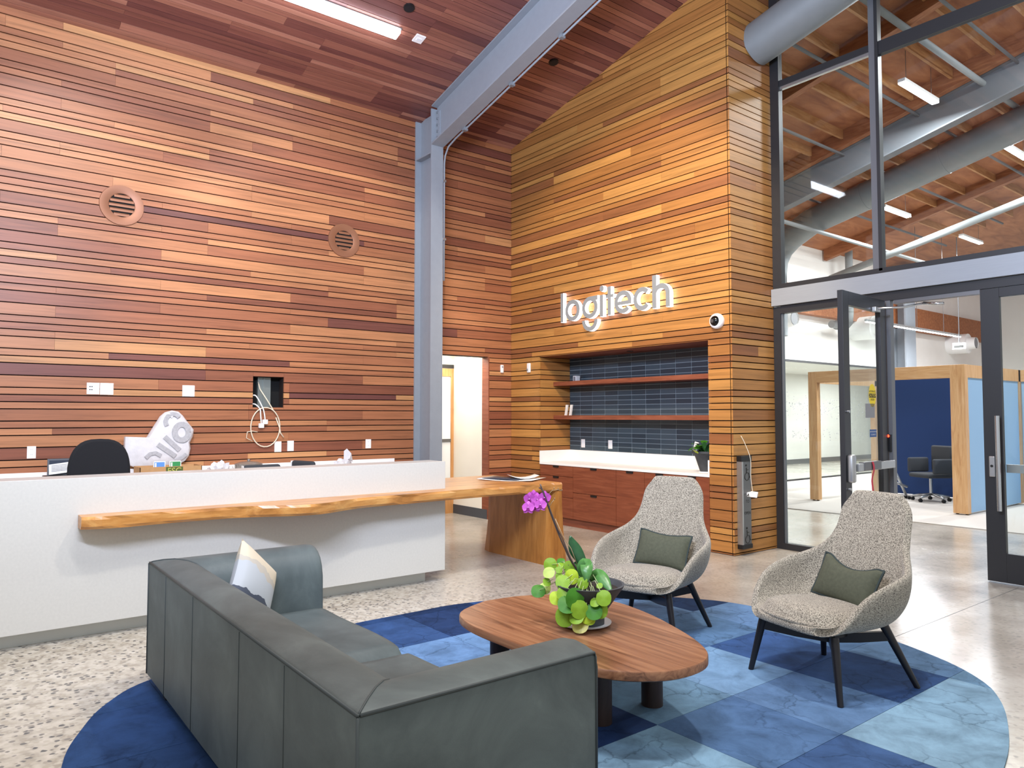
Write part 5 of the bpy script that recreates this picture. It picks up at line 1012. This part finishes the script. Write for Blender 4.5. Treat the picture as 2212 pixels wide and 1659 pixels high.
# wrapped sign parts leaning on the wall
wr = thing('wrapped_letters', (.2, -4.85, BCZ), 'spare grey sign letters wrapped in white bubble film leaning on the wall', 'package')
wz = lambda a, b: ((270+a/10.37), (870+b/10.37))
def wallp(a, b):                                            # outline measured on the timber wall, metres
    return (-5.327+ (a-0)*(5.327-4.445)/2074*1.0, 1.66-(b)*(1.66-.90)/1659)
outl = [(140, 790), (370, 870), (610, 880), (860, 480), (900, 420), (960, 320), (1080, 220), (1250, 175), (1400, 200), (1500, 290), (1600, 420), (1780, 640), (1760, 800), (1680, 960), (1700, 1100), (1660, 1280), (1560, 1400), (1400, 1480), (1000, 1560), (500, 1560), (220, 1440), (130, 1060)]
P_ = [wallp(a, b) for a, b in outl]; cy_ = sum(p[0] for p in P_)/len(P_); cz_ = sum(p[1] for p in P_)/len(P_)
V = []; Fc = []; n = len(P_)
zmin = BCZ+.003
for xo, sc in ((.03, 1), (.075, .985), (.10, .9), (.108, .6), (.11, .25)): V += [(xo+.0+.10*max(0, (1.55-(cz_+(p[1]-cz_)*sc)))*.6, cy_+(p[0]-cy_)*sc, max(zmin, cz_+(p[1]-cz_)*sc)) for p in P_]
for q in range(4): Fc += [(q*n+k, q*n+(k+1) % n, (q+1)*n+(k+1) % n, (q+1)*n+k) for k in range(n)]
Fc += [tuple(range(n))[::-1], tuple(range(4*n, 5*n))]
MB().add(V, Fc).build('film_wrap', 'film', wr, SM)
def wx(z): return .112+.06*max(0, 1.55-z)+.002
def wletter(pts, w_):
    L, Rr = stroke_poly([wallp(a, b) for a, b in pts], w_); mb = MB()
    for i in range(len(L)-1):
        q = [L[i], L[i+1], Rr[i+1], Rr[i]]; mb.add([(wx(p[1])+d, p[0], p[1]) for d in (0, .004) for p in q], [(0, 1, 2, 3), (4, 5, 6, 7), (0, 1, 5, 4), (1, 2, 6, 5), (2, 3, 7, 6), (3, 0, 4, 7)])
    mb.build('wrapped_letter', 'grey_wrap', wr)
wletter([(1080+180*math.cos(a)+160, 440-180*math.sin(a)) for a in [math.radians(35+i*20) for i in range(10)]], .045)
wletter([(1450+170*math.cos(a), 700-190*math.sin(a)) for a in [math.radians(i*20) for i in range(19)]], .06)
wletter([(1040, 800), (1400, 1130)], .05); wletter([(880, 980), (1300, 1270)], .05); wletter([(600, 1290), (700, 1200), (830, 1180), (960, 1250)], .04); wletter([(1300, 1380), (1480, 1300), (1560, 1220)], .035)
MB().add([(wx(1.52)+.003, *wallp(1090, 270)), (wx(1.52)+.003, *wallp(1130, 230)), (wx(1.52)+.003, *wallp(1240, 310)), (wx(1.52)+.003, *wallp(1210, 360))], [(0, 1, 2, 3)]).build('shipping_label', 'white_ink', wr)
def crumple(name, loc, r, sz, label, m, cat, sx=1, sy=1):
    t = thing(name, loc, label, cat); bm = bmesh.new(); bmesh.ops.create_icosphere(bm, subdivisions=3, radius=1); rr = random.Random(len(name)+int(loc[1]*100))
    for v in bm.verts:
        k = 1+rr.uniform(-.16, .16); v.co = Vector((v.co.x*r*sx*k, v.co.y*r*sy*k, max(0, v.co.z*.5+.5)*sz*k)); 
    me = bpy.data.meshes.new('bag'); bm.to_mesh(me); bm.free(); me.materials.append(M[m]); o = bpy.data.objects.new('bag', me); C.objects.link(o); o.parent = t; return t
crumple('plastic_bag', (.42, -4.38, BCZ+.002), .13, .17, 'crumpled clear plastic bag beside the cardboard box', 'plastic_bag', 'bag')
b2 = crumple('shopping_bag', (.42, -2.93, BCZ+.002), .11, .15, 'small white plastic bag with tall knotted top on the back counter', 'plastic_bag', 'bag', .7, 1)
MB().add([(.42, -2.92, .97), (.42, -2.80, .96), (.44, -2.83, 1.06), (.42, -2.88, 1.12), (.40, -2.91, 1.09), (.46, -2.86, 1.0), (.38, -2.86, 1.0)], [(0, 5, 2, 3), (5, 1, 2), (0, 3, 4), (0, 4, 6), (6, 4, 3, 2), (6, 2, 1), (0, 6, 1, 5)]).build('knot', 'plastic_bag', b2)
t = thing('glass_dish', (.45, -4.08, BCZ), 'round smoked glass dish with lid on the back counter', 'dish'); MB().lathe([(.12, 0), (.145, .03), (.15, .13), (.15, .145), (.14, .15), (.09, .165), (.02, .172)], (0, 0, .0005), 32).build('bowl', 'glass_bowl', t, SM, world=False); MB().lathe([(.012, .17), (.02, .185), (.012, .195)], (0, 0, 0), 14).build('knob', 'alu', t, SM, world=False)
t = thing('marker_pen', (.5, -4.55, BCZ), 'thin black marker lying on the back counter', 'pen'); MB().cyl((.585, -4.58, BCZ+.012), (.60, -4.45, BCZ+.012), .01, n=10).build('barrel', 'black_plastic', t, SM); MB().cyl((.60, -4.45, BCZ+.012), (.605, -4.41, BCZ+.012), .0105, n=10).build('cap', 'ink', t, SM)
bpy.data.meshes.remove(cube)
